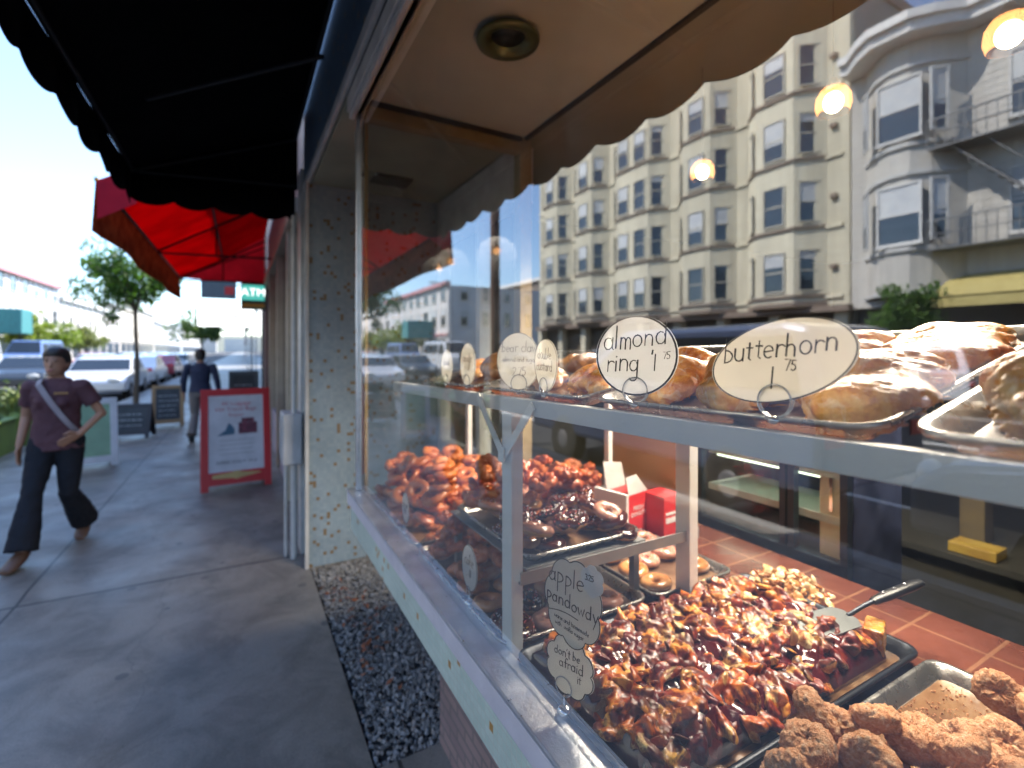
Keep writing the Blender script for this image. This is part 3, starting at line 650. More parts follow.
pile(TC,-.16,.15,-.20,.10,34,['choc','glz','choc','pink'],{'glz':'glazed ring donut on the middle shelf pan','pink':'pale iced donut with red and white sprinkles on the middle shelf pan','choc':'chocolate iced donut on the middle shelf pan'},'sprinkled donuts on the middle shelf',4,hmax=.075,tilt=.2)
pile(TD,-.19,.19,-.32,.31,80,['frit','frit','twist'],{'frit':'dark red brown fritter heaped in the pan at the back','twist':'craggy dark cruller among the fritters in the pan at the back'},'fritters heaped in the back pan',5,hmax=.17,tilt=.5)
pile(TC,-.15,.13,-.02,.24,30,['frit','twist'],{'frit':'knobbly dark fritter above the sprinkled donuts, left of the cake boxes','twist':'curled brown cruller above the sprinkled donuts, left of the cake boxes'},'fritters above the sprinkled donuts',6,hmax=.15,zbase=.03,tilt=.6)
for i,(x,y,k) in enumerate([(-.10,-.165,'glz'),(-.10,-.07,'glz'),(-.01,-.03,'pink'),(.10,-.13,'glz'),(.085,-.02,'pink'),(-.09,.05,'glz'),(.01,.08,'choc'),(.10,.09,'pink'),(-.1,.15,'choc'),(0,.17,'pink')]):
    lab = ['big glazed ring donut at the front of the pan left of the second post','glazed ring donut behind the big glazed one','nut sprinkled donut left of the second rack post','glazed donut right behind the second rack post','sprinkled donut just behind the second post','glazed donut third row back in the small pan','chocolate donut in the middle of the small pan','sprinkled donut at the back right of the small pan','chocolate donut at the back left of the small pan','sprinkled donut at the back of the small pan'][i]
    place(k, TE@Matrix.Translation((x,y,.021))@Euler((.08*(i%3-1),-.1,i)).to_matrix().to_4x4(), lab, 'donuts in the small pan', i)
# crumb donuts
pile(TK,-.30,-.03,-.17,.205,44,['crumb'],'sugar crumbed donut in the pan at the bottom right','crumb donuts',17,th=.030,D=.068,hmax=.10,tilt=.5)
pile(TK,.0,.27,-.19,.085,26,['crumb'],'sugar crumbed donut in the pan at the bottom right','crumb donuts',18,th=.030,D=.068,hmax=.09,tilt=.5)
b = MB(); rr = random.Random(9)
for i in range(1600):
    x = rr.uniform(-.29,.29); y = rr.uniform(-.19,.19)
    if rr.random() < .35: x = rr.gauss(.06,.09); y = rr.gauss(.13,.05)
    if abs(x)>.3 or abs(y)>.2: continue
    rock(b, TK@Vector((x,y,.0045)), rr.uniform(.001,.003), rr)
tag(b.build('crumbs', M['crumb']), 'loose sugar crumbs scattered over the bottom right pan', 'crumbs', kind='stuff')
# ------------------------------------------------------------------ apple pandowdy
pd = thing('apple_pandowdy', 'glossy apple pandowdy slab of caramelised apple slices and dark berry syrup', 'dessert', (.70,.74,.89))
PX0,PX1,PY0,PY1 = .555,1.25,.545,.925
def ph(x,y):
    e = min((x-PX0)/.05,(PX1+.02-x)/.06,(y-PY0)/.04,(PY1-y)/.04,1); e = max(e,0)**.5
    return .898+e*(.045+.016*noise.noise(Vector((x*16,y*16,3)))+.010*noise.noise(Vector((x*40,y*40,1))))
b = MB(); nx,ny = 120,70; vs=[]
for j in range(ny+1):
    for i in range(nx+1):
        x = PX0+(PX1-PX0)*i/nx; y = PY0+(PY1-PY0)*j/ny; vs.append((x,y,ph(x,y)))
b.add(vs,[(j*(nx+1)+i,j*(nx+1)+i+1,(j+1)*(nx+1)+i+1,(j+1)*(nx+1)+i) for j in range(ny) for i in range(nx)],True)
edge = [(i,0) for i in range(nx)]+[(nx,j) for j in range(ny)]+[(nx-i,ny) for i in range(nx)]+[(0,ny-j) for j in range(ny)]
ev = [vs[j*(nx+1)+i] for i,j in edge]; m_ = len(ev); vv = ev+[(p[0],p[1],.8915) for p in ev]
b.add(vv,[(i,m_+i,m_+(i+1)%m_,(i+1)%m_) for i in range(m_)],True); b.add([(p[0],p[1],.8915) for p in ev],[tuple(range(m_-1,-1,-1))])
part('syrup_base', b, M['syrup'], pd)
ic2 = bmesh.new(); bmesh.ops.create_icosphere(ic2, subdivisions=2, radius=1); ic2v = [v.co.copy() for v in ic2.verts]; ic2f = [tuple(v.index for v in f.verts) for f in ic2.faces]; ic2.free()
def wedge(b, c, s, rr, flat=.42):
    """apple slice: bent thin ellipsoid with lumpy surface"""
    e = Euler((rr.gauss(0,.55),rr.gauss(0,.55),rr.uniform(0,6.3))).to_matrix(); S = Vector((rr.uniform(0,99),0,0)); L = rr.uniform(.8,1.35); W = rr.uniform(.6,1.0); bend = rr.uniform(-.5,.5)
    vs = []
    for p in ic2v:
        q = Vector((p.x*L,p.y*W+bend*p.x*p.x,p.z*flat*(1.2 if p.y>0 else .6)))*s; q *= 1+.22*noise.noise(p*1.6+S); vs.append(Vector(c)+e@q)
    b.add(vs, ic2f, True)
b = MB(); rr = random.Random(21)
b.box(PX0+.02,PX1-.01,PY0+.02,PY1-.02,.90,.925)
for i in range(400):
    x = rr.uniform(PX0+.008,PX1+.0); y = rr.uniform(PY0+.004,PY1-.008)
    wedge(b,(x,y,ph(x,y)+rr.uniform(-.012,.002)), rr.uniform(.017,.034), rr, rr.uniform(.35,.55))
o = remeshed(b,'fruit_topping',M['filling'],.0031,2,lambda p,n_: p+n_*(.0022*noise.noise(p*70)+.0012*noise.noise(p*190)))
o.parent = pd; o.location = -pd.location
b = MB()
for i in range(75):
    x = rr.uniform(PX0+.03,PX1-.02); y = rr.uniform(PY0+.02,PY1-.02)
    wedge(b,(x,y,ph(x,y)+.008), rr.uniform(.012,.020), rr, rr.uniform(.25,.4))
part('loose_slices', b, M['slice'], pd)
# separate pale clump beyond the pan
b = MB(); rr = random.Random(8)
for i in range(170):
    a = rr.uniform(0,6.3); d = rr.random()**.5
    wedge(b,(1.36+math.cos(a)*d*.085, .83+math.sin(a)*d*.11, .895+ .045*(1-d*d)*rr.random()+.008), rr.uniform(.008,.017), rr)
M['pale_fruit'] = food_mat('pale_fruit',[(.1,(.30,.06,.02)),(.35,(.55,.24,.07)),(.6,(.74,.46,.2)),(.9,(.85,.7,.45))],.22,24,.3,.6,island=True)
tag(b.build('apple_danish', M['pale_fruit']), 'pale clump of glazed apple pastry on the counter behind the pandowdy', 'pastry')
# crust wedge on its side + spatula
b = MB(); T = Matrix.Translation((1.265,.575,.925))@Euler((0,0,R(20))).to_matrix().to_4x4(); b.box(-.035,.035,-.018,.018,-.024,.03,T)
for i in range(6): b.box(-.037,.037,-.0195+i*.0001,.0195,-.022+i*.009,-.017+i*.009,T)
o = remeshed(b,'pastry_slice',M['pastry'],.003,2,lambda p,n_:p+n_*.002*noise.noise(p*120)); tag(o,'cut slice of golden layered pastry standing beside the spatula','pastry')
sp = thing('spatula','wide dark steel serving spatula with black handle resting on the pandowdy','spatula',(1.20,.64,.94)); 
b = MB(); T = Matrix.Translation((1.175,.63,.957))@Euler((0,R(-10),R(-20))).to_matrix().to_4x4()
b.prism([(-.07,-.048),(.05,-.042),(.062,-.02),(.062,.02),(.05,.042),(-.07,.048)],-.001,.001,T); part('blade', b, mat('spatula_steel',(.16,.17,.17),.35,.7), sp)
b = MB(); b.tube([T@Vector(q) for q in ((.055,0,0),(.10,0,.012),(.13,0,.016))],.005,8); part('shank', b, M['dark_pan'], sp)
b = MB(); b.tube([T@Vector(q) for q in ((.125,0,.015),(.16,0,.019),(.24,0,.026),(.26,0,.027))],[.010,.014,.014,.010],10,flat=.7); hd = part('handle', b, mat('black_plastic',(.01,.01,.012),.35), sp)
b = MB(); 
for xx in (.155,.185,.215): b.ball(T@Vector((xx,0,.019+.0095+(xx-.155)*.09)),.0035)
part('rivet', b, M['aluminium'], hd)
# ------------------------------------------------------------------ top shelf pastry
def pastry(T, L, W, hh, seed, label, name='butterhorn', m='pastry', group=None, folds=4):
    b = MB(); rr = random.Random(seed); rings = []
    n = 22
    for i in range(n+1):
        t = i/n*2-1; s = max(.05,(1-abs(t)**2.6))**.55; w = W/2*s*(1+.12*math.sin(folds*3.0*t+seed)); h_ = hh/2*s*(1+.15*math.cos(folds*2.6*t+seed))
        rings.append(((t*L/2, .06*W*math.sin(2*t+seed), h_*.96), (0,w,0),(0,0,h_)))
    b.loft(rings, 20)
    for k in range(folds):      # rolled overlapping layers
        t = -.75+1.5*k/(folds-1); s = (1-abs(t)**2.4)**.5
        b.loft([((t*L/2+dx*L, dy*W*s, hh*(.48-.25*abs(dy)*1.8)),(0,.14*W*s,0),(.10*L*.6,0,.5*hh*s)) for dx,dy in ((-.03,-.42),(-.01,-.2),(.01,.05),(.03,.28),(.05,.42))],14)
    S = Vector((seed*11,0,0))
    def fn(p,n_):
        w_ = p.x + .35*p.y + .010*noise.noise(p*22+S)
        lay = abs(math.sin(w_*70+2.2*noise.noise(p*13+S)))
        d = .005*noise.noise(p*20+S) + .0024*(lay**.5-.65) + .0008*noise.noise(Vector((p.x*160,p.y*45,p.z*110))+S) + .0006*noise.noise(p*230+S) - .003*max(0,noise.noise(p*48+S*2)-.25)
        p = p+n_*d; p.z = max(p.z,.0); return p
    me = remeshed(b,name,M[m],.0027,3,fn,'mesh'); o = mobj(name, me); o.location = T.translation; o.rotation_euler = T.to_euler()
    if label: tag(o,label,'pastry',group)
    return o
def at(T,x,y,rz=0,z=.004): return T@Matrix.Translation((x,y,z))@Matrix.Rotation(rz,4,'Z')
# local x runs away from the glass (uphill), local y toward the far end of the street
for i,(x,y,r_,L,W,hh,lb) in enumerate([(-.14,-.155,12,.27,.15,.058,'large golden butterhorn at the glass right of the butterhorn sign'),(.12,-.145,18,.25,.15,.050,'golden butterhorn behind the large one right of the sign'),(-.165,-.005,15,.22,.12,.078,'golden butterhorn directly behind the butterhorn sign'),(.10,.01,10,.24,.14,.048,'golden butterhorn in the middle of the back row'),(-.15,.15,25,.20,.12,.07,'golden butterhorn behind the almond ring sign'),(.10,.155,12,.23,.13,.050,'golden butterhorn at the back left of the pan')]):
    pastry(at(U1,x,y,R(r_)), L,W,hh, i+1, lb,'butterhorn',group='butterhorns on the top shelf')
pastry(at(U3,-.13,-.12,R(70)), .17,.11,.05, 5,'almond ring pastry left of the almond ring sign','almond_ring',group='almond rings')
pastry(at(U3,.02,-.1,R(90)), .20,.12,.05, 6,'almond ring pastry at the back, left of the almond ring sign','almond_ring',group='almond rings')
M['dark_pastry'] = food_mat('dark_pastry',[(.3,(.07,.025,.015)),(.5,(.22,.085,.02)),(.75,(.5,.26,.06))],.35,9,.5,.3)
pastry(at(U3,-.12,.09,R(60)), .17,.10,.04, 7,'dark bear claw pastry behind the tall white oval signs','bear_claw','dark_pastry',group='bear claws')
pastry(at(U3,.02,.12,R(100)), .18,.11,.05, 8,'dark bear claw pastry at the back of the top shelf','bear_claw','dark_pastry',group='bear claws')
pastry(at(U4,-.08,-.08,R(80)), .20,.12,.075, 9,'orange brown pastry at the far left of the top shelf','danish','dark_pastry',group='danishes')
pastry(at(U4,-.08,.12,R(70)), .18,.11,.05, 10,'orange brown pastry last on the top shelf by the window corner','danish',group='danishes')
def nutty(T, seed, label):
    o = pastry(T,.20,.125,.075,seed,label,'nut_pastry',group='nut topped pastries'); rr = random.Random(seed); b = MB()
    for i in range(170):
        a = rr.uniform(0,6.3); d = rr.random()**.6
        x = math.cos(a)*d*.075; y = math.sin(a)*d*.042; wedge(b,(x,y,.070-.030*d*d+rr.uniform(-.004,.012)), rr.uniform(.0045,.009), rr, .7)
    b.build('nut_topping', M['nut'], o)
nutty(at(U2,-.19,.135,R(30)),31,'pastry piled with glazed nuts at the right edge of the photo, nearest the glass')
nutty(at(U2,.02,.12,R(20)),32,'pastry piled with glazed nuts behind the first at the right edge')
nutty(at(U2,-.13,-.11,R(85)),33,'pastry piled with glazed nuts beyond the right edge of the pan')
# ------------------------------------------------------------------ handwriting
def arc(cx,cy,rx,ry,a0,a1,n=9): return [(cx+rx*math.cos(R(a0+(a1-a0)*i/n)), cy+ry*math.sin(R(a0+(a1-a0)*i/n))) for i in range(n+1)]
GL = {  # strokes, advance; x-height 1
 'a':([arc(.42,.48,.38,.5,60,400)+[(.80,.9)], [(.80,1.0),(.80,.1),(.9,0)]],1.1),
 'b':([[(.08,1.9),(.08,0)], arc(.08,.48,.62,.5,90,-90)],.95),
 'c':([arc(.45,.5,.4,.5,50,310)],.85),
 'd':([arc(.42,.48,.38,.5,60,400), [(.80,1.9),(.80,0)]],1.1),
 'e':([[(.08,.48),(.78,.60)]+arc(.43,.5,.37,.5,15,310)],.95),
 'f':([arc(.5,1.5,.25,.35,30,180)+[(.25,0)], [(0,.95),(.6,.95)]],.7),
 'g':([arc(.42,.5,.36,.48,60,400), [(.78,1.0),(.78,-.5)]+arc(.43,-.5,.35,.35,0,-160)],1.05),
 'h':([[(.08,1.9),(.08,0)], [(.08,.6)]+arc(.42,.6,.32,.38,160,0)+[(.74,0)]],.98),
 'i':([[(.08,1),(.08,0)], [(.08,1.4),(.1,1.45)]],.4),
 'k':([[(.08,1.9),(.08,0)],[(.65,.95),(.1,.42),(.7,0)]],.85),
 'l':([[(.1,1.95),(.1,0)]],.42),
 'm':([[(.08,1),(.08,0)], [(.08,.6)]+arc(.3,.65,.21,.33,160,0)+[(.51,0)], [(.51,.6)]+arc(.74,.65,.21,.33,160,0)+[(.95,0)]],1.2),
 'n':([[(.08,1),(.08,0)], [(.08,.6)]+arc(.42,.6,.32,.38,160,0)+[(.74,0)]],1.0),
 'o':([arc(.45,.5,.4,.5,90,450,14)],1.05),
 'p':([[(.08,1),(.08,-.9)], arc(.08,.5,.62,.48,90,-90)],.95),
 'r':([[(.08,1),(.08,0)], [(.08,.55)]+arc(.42,.6,.32,.36,160,40)],.8),
 's':([[(.6,.85),(.35,1),(.12,.8),(.35,.52),(.58,.25),(.35,0),(.08,.12)]],.8),
 't':([[(.32,1.5),(.32,.1),(.5,0)], [(.05,1.05),(.62,1.05)]],.75),
 'u':([[(.08,1)]+arc(.42,.38,.34,.38,180,360)+[(.76,1)], [(.76,1),(.76,0)]],1.0),
 'w':([[(0,1),(.25,0),(.5,.8),(.75,0),(1.0,1)]],1.15),
 'x':([[(0,1),(.6,0)],[(.6,1),(0,0)]],.8),
 'y':([[(.05,1),(.4,.1)],[(.8,1),(.15,-.9)]],.9),
 '1':([[(.1,1.5),(.1,0)]],.4), '2':([arc(.35,1.1,.32,.4,160,-30)+[(.05,0),(.75,0)]],.9),
 '3':([arc(.3,1.15,.3,.35,140,-80)+arc(.3,.4,.35,.42,80,-140)],.85),
 '5':([[(.65,1.5),(.15,1.5),(.1,.85)]+arc(.32,.45,.35,.45,110,-140)],.85), '7':([[(.02,1.5),(.68,1.5),(.25,0)]],.8),
 '0':([arc(.38,.75,.32,.75,90,450,14)],.9), '8':([arc(.38,1.1,.26,.38,90,450,12),arc(.38,.38,.33,.38,90,450,12)],.9),
 '-':([[(.0,.5),(.4,.5)]],.6), '.':([[(.05,.02),(.09,.02)]],.3), "'":([[(.1,1.9),(.05,1.5)]],.3), ' ':([],.6), '$':([[(.6,1.25),(.3,1.45),(.05,1.15),(.6,.5),(.3,.1),(0,.3)],[(.3,1.7),(.3,-.1)]],.8),
}
M['ink'] = mat('black_marker', (.012,.012,.015), .6)
M['faded_ink'] = mat('brown_marker', (.16,.12,.09), .7)
M['card'] = cloth_mat('sign_card', (.92,.88,.76), (.92,.90,.86), .48, c2=(.82,.78,.66))
M['card_white'] = cloth_mat('sign_card_white', (.92,.92,.91), (.92,.92,.92), .48, c2=(.83,.83,.84))
M['chrome'] = mat('chrome_wire', (.75,.76,.78), .12, 1.0)
def handwrite(b, text, x, z, s, w, rr, slope=0.0, y=-.0012, arch=0.0):
    """flat marker strokes on the front (-y) of a sign card"""
    for ch in text:
        st,adv = GL.get(ch,GL[' '])
        jx,jz,ss = rr.uniform(-.04,.04),rr.uniform(-.07,.07),rr.uniform(.92,1.08)
        for s_ in st:
            pts = [Vector((x+(p[0]*ss+jx+p[1]*.05)*s, z+slope*(x)+(p[1]*ss+jz)*s+arch*x*x)) for p in s_]
            n = len(pts); Lf=[];Rt=[]
            for i,p in enumerate(pts):
                t = (pts[min(i+1,n-1)]-pts[max(i-1,0)]); t = t.normalized() if t.length>1e-9 else Vector((1,0)); nn = Vector((-t.y,t.x))*w*.5*(1+.25*math.sin(i*1.3+p.x*700))
                if i==0: p = p-t*w*.3
                if i==n-1: p = p+t*w*.3
                Lf.append(p+nn); Rt.append(p-nn)
            vs = [(p.x,y,p.y) for p in Lf]+[(p.x,y,p.y) for p in Rt]+[(p.x,y+.0007,p.y) for p in Lf]+[(p.x,y+.0007,p.y) for p in Rt]
            fs = [(i,n+i,n+i+1,i+1) for i in range(n-1)]+[(2*n+i,2*n+i+1,3*n+i+1,3*n+i) for i in range(n-1)]+[(i,i+1,2*n+i+1,2*n+i) for i in range(n-1)]+[(n+i,3*n+i,3*n+i+1,n+i+1) for i in range(n-1)]
            b.add(vs, fs)
        x += adv*s
    return x
def tw(text, s): return sum(GL.get(c,GL[' '])[1] for c in text)*s
def xzprism(b, pts, y0, y1):
    n = len(pts); vs = [(p[0],y0,p[1]) for p in pts]+[(p[0],y1,p[1]) for p in pts]
    b.add(vs,[tuple(range(n)),tuple(range(2*n-1,n-1,-1))]+[(i,n+i,n+(i+1)%n,(i+1)%n) for i in range(n)])
def outline(b, pts, w, y):
    n = len(pts); c = Vector((sum(p[0] for p in pts)/n,sum(p[1] for p in pts)/n)); inn = []
    for i in range(n):
        a,d = Vector(pts[i-1]),Vector(pts[(i+1)%n]); t = (d-a).normalized(); nn = Vector((-t.y,t.x)); nn = nn if nn.dot(c-Vector(pts[i]))>0 else -nn; inn.append(Vector(pts[i])+nn*w)
    vs = [(p[0],y,p[1]) for p in pts]+[(p.x,y,p.y) for p in inn]+[(p[0],y+.0006,p[1]) for p in pts]+[(p.x,y+.0006,p.y) for p in inn]
    b.add(vs,[(i,(i+1)%n,n+(i+1)%n,n+i) for i in range(n)]+[(2*n+i,3*n+i,3*n+(i+1)%n,2*n+(i+1)%n) for i in range(n)]+[(n+i,n+(i+1)%n,3*n+(i+1)%n,3*n+i) for i in range(n)]+[(i,2*n+i,2*n+(i+1)%n,(i+1)%n) for i in range(n)])
def oval(rx,rz,cx=0,cz=0,n=40,taper=0): return [(cx+rx*math.cos(2*math.pi*i/n)*(1+taper*math.sin(2*math.pi*i/n)), cz+rz*math.sin(2*math.pi*i/n)) for i in range(n)]
def cloud(rx,rz,cx,cz,k=9,amp=.12,ph=0):
    return [(cx+rx*math.cos(a)*(1-amp*(1-abs(math.sin(k*a/2+ph))**.6)), cz+rz*math.sin(a)*(1-amp*(1-abs(math.sin(k*a/2+ph))**.6))) for a in [2*math.pi*i/90 for i in range(90)]]
def menu_sign(label, loc, yaw, pts, lines, ring_r, ring_z, lean=0, cardm='card', wi=.0016, ink='ink', base=True, border=.0016, group=None, extra=None, base_r=.008):
    """card held in a chrome ring clip; local x = reader's right, -y = front, origin = foot of the clip"""
    o = thing('menu_sign', label, 'sign', loc, R(-90)+yaw, group); o.rotation_euler = (lean,0,R(-90)+yaw)
    b = MB(); xzprism(b, pts, 0, .0012); c = b.build('card', M[cardm], o)
    b = MB(); outline(b, [(p[0]*.985,p[1]*1.0) for p in pts], border, -.0008); b.build('border', M[ink], c)
    rr = random.Random(len(label)); b = MB()
    for ln in lines:
        t,x,z,s = ln[:4]; kw = ln[4] if len(ln)>4 else {}
        handwrite(b, t, x-(tw(t,s)/2 if not kw.get('left') else 0), z, s, kw.get('w',wi), rr, kw.get('slope',0), arch=kw.get('arch',0))
    if extra: extra(b)
    b.build('lettering', M[ink], c)
    b = MB()
    for yy in (-.0032,.0030): b.tube([(ring_r*math.cos(a),yy,ring_z+ring_r*math.sin(a)) for a in [2*math.pi*i/36 for i in range(36)]],.0011,8,True)
    b.build('ring_clip', M['chrome'], o)
    b = MB(); b.tube([(0,0,0),(0,0,ring_z-ring_r)],.0022,8); b.ball((0,0,0),base_r,base_r,base_r*.7,16,10); b.build('foot', M['chrome'], o)
    return o
zrim = lambda y: zs(y)+.010
# butterhorn: card 17 x 9.6 cm
def bh(): 
    pts = [(.084*math.cos(a), .071+.051*math.sin(a)) for a in [2*math.pi*i/56 for i in range(56)]]
    pts = [(p[0]+ (.010*(p[1]-.067)/.047), p[1]+.10*p[0]) for p in pts]
    return pts
menu_sign('white oval card lettered butterhorn 1.75 on a chrome ring clip', (.553,.356,zrim(.356)), R(6), bh(),
  [('butterhorn',.0,.0760,.0150,dict(slope=.12,w=.0018)),('1',-.003,.038,.0165,dict(w=.0022)),('75',.017,.060,.0085,dict(w=.0013))], .0195, .023, lean=R(-4))
menu_sign('round white card lettered almond ring on a chrome ring clip', (.553,.590,zrim(.59)), R(24), oval(.070,.065,-.002,.080),
  [('almond',-.003,.094,.0185,dict(slope=.10,w=.0019)),('ring',-.022,.056,.0180,dict(slope=.05,w=.002)),("'1",.030,.057,.0175,dict(w=.0022)),('75',.050,.075,.0070,dict(w=.0011))], .0205, .024, lean=R(-3), cardm='card_white', border=.003)
menu_sign('larger faintly lettered oval card, left of the almond ring sign', (.56,.975,zrim(.975)-.002), R(34), oval(.056,.066,-.004,.073),
  [('bear claw',.0,.095,.0115,dict(w=.001)),('almond and sugar',.0,.072,.0058,dict(w=.0007)),('2.75',.0,.040,.0125,dict(w=.0011))], .020, .022, ink='faded_ink', border=.0012)
menu_sign('narrow faintly lettered oval card directly left of the almond ring sign', (.556,.862,zrim(.862)-.002), R(-6), oval(.052,.055,.004,.064,taper=.12),
  [('double',.0,.078,.0115,dict(w=.001)),('custard',.0,.053,.0115,dict(w=.001))], .018, .020, ink='faded_ink', border=.0012)
menu_sign('small pale oval card at the far left of the top shelf beside the window corner', (.556,1.42,zrim(1.42)-.002), R(0), oval(.048,.052,0,.058),
  [('danish',0,.062,.010,dict(w=.001))], .016, .018, ink='faded_ink')
menu_sign('small pale card second from the far left end of the top shelf', (.556,1.26,zrim(1.26)-.002), R(4), oval(.046,.060,0,.064),
  [('apple',0,.072,.012,dict(w=.001)),('roll',0,.048,.012,dict(w=.001))], .018, .018, ink='faded_ink')
# apple pandowdy pair of clouds
def pdx(b): outline(b, [(-.030+.036*math.cos(a)*1, .118+.002*math.sin(a)) for a in [2*math.pi*i/12 for i in range(12)]], .0005, -.0012)
o = menu_sign('cloud shaped cream card lettered apple pandowdy with a smaller cloud card below', (.524,.745,.912), R(20), cloud(.050,.052,.010,.078,8,.14),
  [("don't be",.006,.092,.0078,dict(w=.0011)),('afraid',.014,.074,.0092,dict(w=.0012)),('it',.03,.058,.0072,dict(w=.0009))], .016, .042, base_r=.013)
c2 = cloud(.058,.075,.018,.188,7,.14,.5); b = MB(); xzprism(b, c2, -.0026, -.0014); cc = b.build('upper_card', M['card'], o)
b = MB(); outline(b, c2, .0014, -.0034); xo = cloud(.022,.026,.056,.236,6,.16); b.build('border', M['ink'], cc)
b = MB(); xzprism(b, xo, -.0038, -.0026); b.build('price_bubble', M['card_white'], cc)
b = MB(); rr = random.Random(2)
handwrite(b,'apple',-.030,.214,.0165,.0017,rr,-.02,-.0045); handwrite(b,'pandowdy',-.034,.178,.0122,.0016,rr,-.12,-.0045)
handwrite(b,'3.25',.043,.236,.0058,.0011,rr,0,-.0046)
handwrite(b,'warm and homemade',-.018,.152,.0040,.0006,rr,-.16,-.0045); handwrite(b,'with vanilla sugar',-.016,.141,.0040,.0006,rr,-.16,-.0045)
pts=[(-.030+.06*i/8, .165+.004*math.sin(math.pi*i/8)) for i in range(9)]
xzprism(b,[(p[0],p[1]) for p in pts]+[(p[0],p[1]-.0012) for p in reversed(pts)],-.0045,-.0038)
b.build('lettering', M['ink'], cc); o.scale = (1.1,1.1,1.1)
menu_sign('round white card with a scribbled price standing behind the glass by the glazed donuts', (.528,1.185,.912), R(2), oval(.046,.060,0,.092), [('cake',0,.100,.014,dict(w=.0012)),('.90',0,.068,.014,dict(w=.0012))], .012,.032, cardm='card_white', base_r=.012)
menu_sign('small round white card standing behind the glass farthest along the sill', (.528,1.76,.912), R(0), oval(.042,.055,0,.088), [('glazed',0,.092,.011,dict(w=.001)),('.85',0,.070,.011,dict(w=.001))], .012,.030, cardm='card_white', base_r=.011)
menu_sign('small pale card standing among the fritters on the middle shelf', (.88,1.62,1.085+.095), R(25), oval(.030,.045,0,.052), [('fritter',0,.058,.008,dict(w=.0009)),('2.50',0,.038,.009,dict(w=.0009))], .011,.014, base_r=.008)
# ------------------------------------------------------------------ cake boxes
M['red_box'] = mat('red_carton', (.62,.03,.03), .4, c2=(.55,.025,.025), scale=6); M['white_box'] = mat('white_carton', (.72,.70,.68), .5, c2=(.64,.62,.6), scale=5)
bx = thing('donut_box','red and white carton with its white lid flaps standing open behind the sprinkled donuts','box',(1.29,1.42,.89),R(12))
b = MB(); b.box(-.06,.06,-.05,.05,0,.155); b.build('carton', M['red_box'], bx, bevel=.002)
b = MB(); b.box(-.075,-.0615,-.051,.10,0,.16); b.box(-.058,.058,.052,.10,0,.158); b.build('white_side', M['white_box'], bx)
b = MB(); b.add([(-.06,-.05,.156),(.06,-.05,.156),(.03,-.02,.215),(-.03,-.015,.21),(-.06,.05,.156),(.06,.05,.156),(.10,.10,.23),(-.02,.10,.25)],[(0,1,2,3),(4,7,6,5),(0,3,2,1),(4,5,6,7)]); b.build('lid_flap', M['white_box'], bx)
textmesh('FRESH\nDONUTS', .022, M['white_box'], 'print', bx, Matrix.Translation((-.0,-.0515,.09))@STAND, .0003)
bx = thing('donut_box','smaller red carton right of the open box beside the second post','box',(1.40,1.35,.89),R(5))
b = MB(); b.box(-.05,.05,-.05,.05,0,.15); b.build('carton', M['red_box'], bx, bevel=.002); b = MB(); b.box(-.04,.04,-.0515,-.0502,.05,.07); b.box(-.04,.02,-.0515,-.0502,.08,.09); b.build('print', M['white_box'], bx)
# ------------------------------------------------------------------ things in the shop
cb = thing('cardboard_panel','plain tan cardboard panel standing behind the cake boxes','panel',(1.50,1.95,.88))
b = MB(); b.box(1.50,1.508,1.36,1.76,.883,1.52); part('sheet', b, mat('cardboard',(.55,.38,.22),.8,c2=(.48,.32,.18),scale=3), cb)
ca = thing('display_case','glass refrigerated display case with lit shelves behind the counter','display case',(1.9,1.1,0))
CF = mat('case_frame',(.025,.035,.05),.4,.3); CG = mat('case_shelf',(.55,.62,.58),.35)
b = MB(); b.box(1.66,2.0,.83,1.42,.0,.90); part('base', b, CF, ca, bevel=.004)
b = MB()
for y in (.83,1.0,1.03,1.385): b.box(1.66,1.69,y,y+.022,.90,1.55)
b.box(1.66,2.0,.83,1.42,1.55,1.60); b.box(1.98,2.0,.85,1.42,.90,1.55); part('frame', b, CF, ca)
b = MB(); 
for z in (1.02,1.17,1.32): b.box(1.70,1.97,.86,1.38,z,z+.012); b.box(1.697,1.70,.86,1.38,z-.012,z+.014)
part('shelf', b, CG, ca)
b = MB(); 
for z in (1.005,1.15,1.30): b.box(1.74,1.76,.88,1.37,z-.008,z-.001)
part('light_strip', b, mat('strip_light',(.9,.95,.85),.5,emis=(.85,1,.75),es=1.6), ca)
b = MB(); b.box(1.69,1.999,.826,.8295,.55,1.56); part('end_panel', b, mat('mottled_blue_steel',(.14,.17,.30),.22,.6,c2=(.04,.05,.10),scale=9,rvar=.1), ca)
b = MB(); b.box(1.667,1.671,.853,1.0,.90,1.55); b.box(1.667,1.671,1.053,1.385,.90,1.55); part('front_glass', b, M['inner_glass'], ca)
wpn = thing('side_panel','cream painted end panel of the display case with a brass latch','panel',(1.68,.9,.88)); b = MB(); b.box(1.70,1.73,.855,.935,.90,1.52); part('board', b, mat('cream_panel',(.6,.56,.42),.6), wpn); b = MB(); b.box(1.69,1.6995,.89,.90,1.05,1.16); part('latch', b, M['chrome'], wpn)
